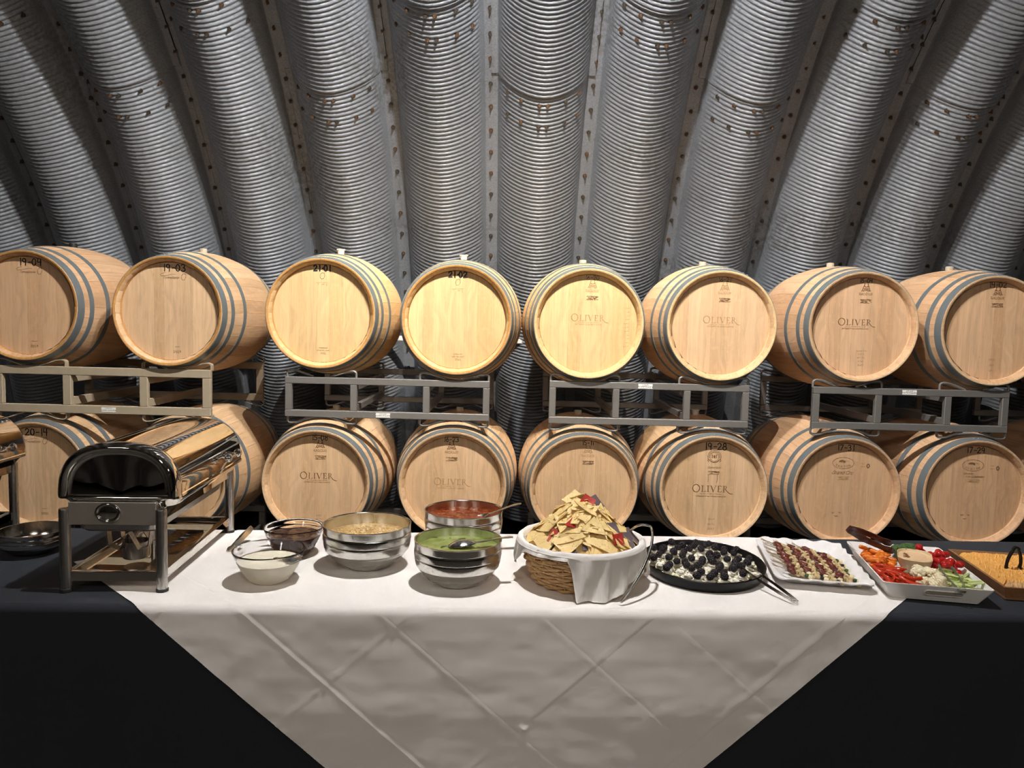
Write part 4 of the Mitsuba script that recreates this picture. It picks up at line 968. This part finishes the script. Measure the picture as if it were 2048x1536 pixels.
PK, SA, CH2, TO, OB, OG, MO = P(pick, 'm_pick', True), P(cat(lump(.013, .011, .0095, 3, .5, 3), moved(lump(.010, .012, .008, 5, .5, 3), loc(.008, .002, .003))), 'm_salami', True), P(box(.015, .014, .013, bev=.002), 'm_cheese', 30), P(cat(*[tube(np.stack([.006 * np.cos(kn), .009 * np.sin(kn), 0 * kn], 1), .0045, 8, closed=True)]), 'm_tortellini', True), P(lump(.008, .0065, .0065, 2, .08), 'm_olive_black', True), P(lump(.0085, .0065, .0065, 7, .08), 'm_olive_green', True), P(lump(.0085, .008, .008, 9, .2), 'm_tortellini', True)
srg = np.random.default_rng(31)
Ms = np.array(loc(SX, SY, WZ, SR).matrix)
for col in range(4):
    for row in range(13):
        u = -.098 + col * .052 + srg.normal(0, .004) + .012; v = -.165 + row * .0265 + srg.normal(0, .004)
        if col == 3 and row > 10: continue
        zz = .0185 + .0065 * (3 - col) * .8 + .004 * (row % 2)
        q = Ms @ np.array([u, v, zz, 1]); yw = SR + 150 + srg.normal(0, 7) - 180 + 0
        key = thing('antipasto_skewer', 'antipasto skewer of salami, cheese and olive on the white platter', 'skewer', 'skewers on the white platter')
        B = T4().translate([float(q[0]), float(q[1]), float(q[2])]).rotate([0, 0, 1], float(yw)).rotate([0, 1, 0], 7.0)
        part(key, 'pick', PK, B)
        part(key, 'salami', SA, B @ T4().translate([-.006, 0, .001]).rotate([1, 0, 0], float(srg.uniform(0, 360))))
        part(key, 'tortellini', TO, B @ T4().translate([.018, 0, .0]).rotate([1, 0, 0], float(srg.uniform(60, 120))))
        part(key, 'mozzarella', MO, B @ T4().translate([.033, 0, .001]).rotate([1, 0, 0], float(srg.uniform(0, 360))))
        part(key, 'olive', OB if (row + col) % 4 else OG, B @ T4().translate([.047, 0, 0]))
        part(key, 'cheese', CH2, B @ T4().translate([.060, 0, 0]).rotate([1, 0, 0], float(srg.uniform(0, 90))))

# ------------------------------------------------------------------ white tray of cut vegetables
VX, VY, VR = 1.421, 2.573, -10.5
vt = thing('vegetable_tray', 'white rectangular tray of cut vegetables around a bowl of dip', 'tray')
vw, vd, vh = .330, .480, .055
secs = []
for k, z in ((.80, 0), (.82, .001), (1.0, vh), (1.0, vh + .003), (.975, vh + .003), (.965, vh - .002), (.80, .008)):
    r = rrect(vw * k, vd - vw * (1 - k), .012, 4); secs.append(np.column_stack([r, np.full(len(r), z)]))
VM = loc(VX, VY, WZ, VR)
part(vt, 'body', P(loft(np.array(secs)), 'm_white_melamine', 30), VM)
hole = tube([(-.045, -vd / 2 + .014, .033), (.045, -vd / 2 + .014, .033)], [.011, .011], 14, flat=1.0); 
mat('m_slot', (.36, .33, .27), .5)
sl = ext(sg.LineString([(-.048, 0), (.048, 0)]).buffer(.0105, quad_segs=8).difference(sg.LineString([(-.048, 0), (.048, 0)]).buffer(.0085, quad_segs=8)), .003)
slf = ext(sg.LineString([(-.048, 0), (.048, 0)]).buffer(.0085, quad_segs=8), .001)
tl = math.degrees(math.atan2(vw * .18 / 2, vh))
SM = VM @ T4().translate([0.02, -vd / 2 + .0115, .033]).rotate([1, 0, 0], 90 + tl * .9)
part(vt, 'handle', P(sl, 'm_white_melamine', 30), SM); part(vt, 'handle_recess', P(slf, 'm_slot'), SM @ T4().translate([0, 0, .0008]))
mat('m_carrot', mikit.proc(lambda p, n, uv: mix((.74, .20, .022), (.62, .14, .012), noise(p.x * 160, p.y * 160, p.z * 160))), .4)
mat('m_pepper', mikit.proc(lambda p, n, uv: mix((.42, .022, .008), (.55, .055, .015), noise(p.x * 70, p.y * 70, p.z * 70))), .25)
mat('m_cauliflower', (.74, .66, .46), .65)
mat('m_celery', mikit.proc(lambda p, n, uv: mix((.46, .57, .17), (.62, .68, .34), noise(p.x * 220, p.y * 220, p.z * 60))), .35)
mat('m_broccoli', (.035, .085, .018), .7)
mat('m_tomato', (.36, .010, .010), .2)
mat('m_beige_bowl', (.58, .45, .27), .3)
vrg = np.random.default_rng(41)
Mv = np.array(VM.matrix)
def vput(name, label, cat_, group, shape, u, v, z, yaw, tilt=0.0, s=1.0, roll=0.0):
    key = thing(name, label, cat_, group)
    q = Mv @ np.array([u, v, z, 1])
    put(key, shape, T4().translate([float(q[0]), float(q[1]), float(q[2])]).rotate([0, 0, 1], float(yaw + VR)).rotate([0, 1, 0], float(tilt)).rotate([1, 0, 0], float(roll)).scale(float(s)))
    return key
def carrot(seed):
    x = np.linspace(-1, 1, 12); r = .0092 * np.sqrt(np.clip(1 - np.abs(x) ** 5, 0.02, 1)) * (1 - .16 * (x + 1) / 2); q = np.stack([x * .026, .0016 * x ** 2, 0 * x], 1)
    return tube(q, r, 10)
CA = P(carrot(1), 'm_carrot', 50)
for i in range(46):
    u, v = vrg.uniform(-.124, -.045), vrg.uniform(.015, .200)
    if u > -.075 and v < .06: u -= .05
    lay = i // 16
    vput('baby_carrot', 'orange baby carrot in the vegetable tray', 'carrot', 'baby carrots in the vegetable tray', CA, u, v, .018 + lay * .0155 + vrg.uniform(0, .004), vrg.uniform(-75, 105), vrg.normal(0, 9), vrg.uniform(.88, 1.15))
def pepper(seed):
    r = np.random.default_rng(seed); t_ = np.linspace(-1, 1, 14); q = np.stack([t_ * .042, .010 * t_ ** 2 * r.uniform(.4, 1.6), .006 * np.sin(t_ * 2 + seed)], 1); return tube(q, .0062 * (1 - .25 * np.abs(t_) ** 3), 8, flat=.45)
PE = [P(pepper(i), 'm_pepper', 60) for i in range(4)]
for i in range(52):
    u, v = vrg.uniform(-.122, -.03), vrg.uniform(-.170, .005); lay = i // 18
    if v > -.05: u = min(u, -.05)
    vput('pepper_strip', 'red bell pepper strip in the vegetable tray', 'pepper strip', 'red pepper strips in the vegetable tray', PE[i % 4], u, v, .018 + lay * .011 + vrg.uniform(0, .005), -58 + vrg.normal(0, 17), vrg.normal(0, 6), vrg.uniform(.8, 1.1), vrg.uniform(0, 360))
def floret(seed, n=16, R=.0165, r0=.0068, stem=True):
    r = np.random.default_rng(seed); ms = []
    for i in range(n):
        z = 1 - (i + .5) / n * 1.1; an = i * 2.39996; q = math.sqrt(max(1 - z * z, 0)); s = lump(r0 * r.uniform(.8, 1.25), r0 * r.uniform(.8, 1.25), r0, i, .35, 3, 2); s.apply_translation((R * .7 * q * math.cos(an), R * .7 * q * math.sin(an), R * .62 * z)); ms.append(s)
    if stem: ms.append(tube([(0, 0, -.014), (0, 0, .002)], [.006, .009], 8))
    return cat(*ms)
CF = [P(floret(i), 'm_cauliflower', True) for i in range(3)]; BRC = P(floret(9, 30, .026, .0085), 'm_broccoli', True)
for i in range(40):
    u, v = vrg.uniform(-.035, .066), vrg.uniform(-.195, -.045); lay = i // 14
    if i < 5: u, v = vrg.uniform(.0, .07), vrg.uniform(-.06, -.03)
    vput('cauliflower_floret', 'creamy white cauliflower floret in the vegetable tray', 'cauliflower', 'cauliflower in the vegetable tray', CF[i % 3], u, v, .022 + lay * .017 + vrg.uniform(0, .004), vrg.uniform(0, 360), vrg.normal(0, 25), vrg.uniform(.75, 1.1), vrg.normal(0, 25))
for i, (u, v) in enumerate(((.005, .19), (.035, .20), (.02, .168), (.045, .18))):
    vput('broccoli_floret', 'dark green broccoli floret at the back of the vegetable tray', 'broccoli', 'broccoli in the vegetable tray', BRC, u, v, .048 + .004 * i, vrg.uniform(0, 360), vrg.normal(0, 15), .95)
TM = P(lump(.0125, .0125, .0115, 1, .05, 2, 3), 'm_tomato', True)
for i in range(50):
    u, v = vrg.uniform(.098, .142), vrg.uniform(-.03, .195); lay = i // 14
    if v > .145: u = vrg.uniform(.06, .142)
    vput('cherry_tomato', 'red cherry tomato in the vegetable tray', 'tomato', 'cherry tomatoes in the vegetable tray', TM, u, v, .026 + lay * .015 + vrg.uniform(0, .004), vrg.uniform(0, 360), 0, vrg.uniform(.85, 1.15))
def celery():
    an = np.linspace(-1.1, 1.1, 7); o = np.stack([.011 * np.sin(an), .011 * (1 - np.cos(an))], 1); i_ = np.stack([.0075 * np.sin(an[::-1]), .004 + .0075 * (1 - np.cos(an[::-1]))], 1); pr = np.concatenate([o, i_])
    return loft(np.stack([np.column_stack([np.full(len(pr), x), pr]) for x in (-.04, .04)]))
CL = P(celery(), 'm_celery', 45)
for i in range(48):
    u, v = vrg.uniform(.072, .136), vrg.uniform(-.185, -.035); lay = i // 14
    vput('celery_stick', 'pale green celery stick in the vegetable tray', 'celery', 'celery sticks in the vegetable tray', CL, u, v, .014 + lay * .0135 + vrg.uniform(0, .004), vrg.normal(5, 32), vrg.normal(0, 7), vrg.uniform(.72, 1.0), vrg.uniform(-60, 200))
# dip bowl in the middle: soft square
db = thing('dip_bowl', 'beige square bowl of cream dip in the middle of the vegetable tray', 'bowl')
secs = []
for k, z in ((.62, 0), (.68, .004), (.9, .03), (1.0, .056), (.97, .058), (.93, .053), (.80, .024)):
    r = rrect(.112 * k, .158 * k, .042 * k, 8); secs.append(np.column_stack([r, np.full(len(r), z)]))
DM = loc(*(Mv @ np.array([.026, .070, .012, 1]))[:3], VR - 16)
put(db, P(loft(np.array(secs)), 'm_beige_bowl', 40), DM)
dp = thing('cream_dip', 'peach coloured dip in the beige bowl of the vegetable tray', 'dip')
r = rrect(.112 * .93, .158 * .93, .039, 8); put(dp, P(loft(np.stack([np.column_stack([r * .96, np.full(len(r), .040)]), np.column_stack([r * .985, np.full(len(r), .0495)]), np.column_stack([r * .7, np.full(len(r), .0515)])])), 'm_cream_dip', 40), DM)
q = (Mv @ np.array([.01, .05, .068, 1]))[:3]
spoon('small dark spoon handle standing in the cream dip', q + [0.0, 0, -.006], 130, 12, L=.022, bw=.006, mt='m_traywood', name='dip_spoon')
q = (Mv @ np.array([-.105, .215, .120, 1]))[:3]
tongs('dark translucent tongs lying across the back of the carrots', (1.262, 2.715, .897), 0, 22, L=.17, open_=.04, mt='m_smoke_plastic', roll=30, wd=.012, th=.003)
tongs('grey green plastic tongs lying on the celery', (1.444, 2.325, .816), 75, -6, L=.19, open_=.04, mt='m_green_plastic', roll=5, wd=.0045, th=.002)

# ------------------------------------------------------------------ wooden tray of crackers
KX, KY, KR = 1.830, 2.578, -8.0
KM = loc(KX, KY, TZ + .001, KR)
kt = thing('wooden_tray', 'brown wooden tray of crackers at the right edge', 'tray')
kw, kd, kh = .36, .43, .045
part(kt, 'base', P(box(kw - .02, kd - .02, .01, (0, 0, .006), .001), 'm_traywood'), KM)
def slant(L, out):
    p = [(-L / 2 + .0, 0), (L / 2, 0)]
    s = np.array([[(-L / 2 + .012, .012, .002), (-L / 2, 0, kh), (-L / 2 + .004, .010, kh), (-L / 2 + .016, .022, .002)], [(L / 2 - .012, .012, .002), (L / 2, 0, kh), (L / 2 - .004, .010, kh), (L / 2 - .016, .022, .002)]])
    return loft(s)
for a_r, L, off in ((0, kw, (0, -kd / 2)), (180, kw, (0, kd / 2)), (-90, kd, (-kw / 2, 0)), (90, kd, (kw / 2, 0))):
    part(kt, 'side_board', P(slant(L, 0), 'm_traywood', False), KM @ T4().translate([off[0], off[1], 0]).rotate([0, 0, 1], a_r))
def cracker():
    a = np.linspace(0, 2 * math.pi, 24, endpoint=False); r = .0235 * (1 + .03 * np.cos(a * 12)); ring = np.stack([r * np.cos(a) * .95, r * np.sin(a) * 1.1], 1)
    return loft(np.stack([np.column_stack([ring * .94, 0 * a - .002]), np.column_stack([ring, 0 * a]), np.column_stack([ring * .94, 0 * a + .002])]))
def crk(p, n, uv): return mix((.74, .42, .12), (.60, .29, .065), noise(p.x * 150, p.y * 150, p.z * 150))
mat('m_cracker', mikit.proc(crk), .55)
mat('m_cracker_tan', mikit.proc(lambda p, n, uv: mix((.62, .40, .20), (.45, .26, .11), noise(p.x * 150, p.y * 150, p.z * 150))), .6)
CK, CK2 = P(cracker(), 'm_cracker', 40), P(cracker(), 'm_cracker_tan', 40)
krg = np.random.default_rng(51)
Mk = np.array(KM.matrix)
for j in range(8):
    vv = .168 - j * .0475
    for i in range(27):
        uu = -.145 + i * .0112
        tan_ = j == 7
        key = thing('cracker', 'tan wholegrain cracker in the front row of the wooden tray' if tan_ else 'golden round cracker in the overlapping rows of the wooden tray', 'cracker', 'tan crackers in the wooden tray' if tan_ else 'golden crackers in the wooden tray')
        q = Mk @ np.array([uu, vv + krg.normal(0, .0015), .030 + krg.normal(0, .0008), 1])
        put(key, CK2 if tan_ else CK, T4().translate([float(q[0]), float(q[1]), float(q[2])]).rotate([0, 0, 1], float(KR + krg.normal(0, 4))).rotate([0, 1, 0], float(-58 + krg.normal(0, 3))))
tongs('black plastic tongs standing in the crackers at the right edge', (1.785, 2.585, .874), 90, 82, L=.075, open_=.045, mt='m_black_plastic', roll=0, wd=.006, th=.003)
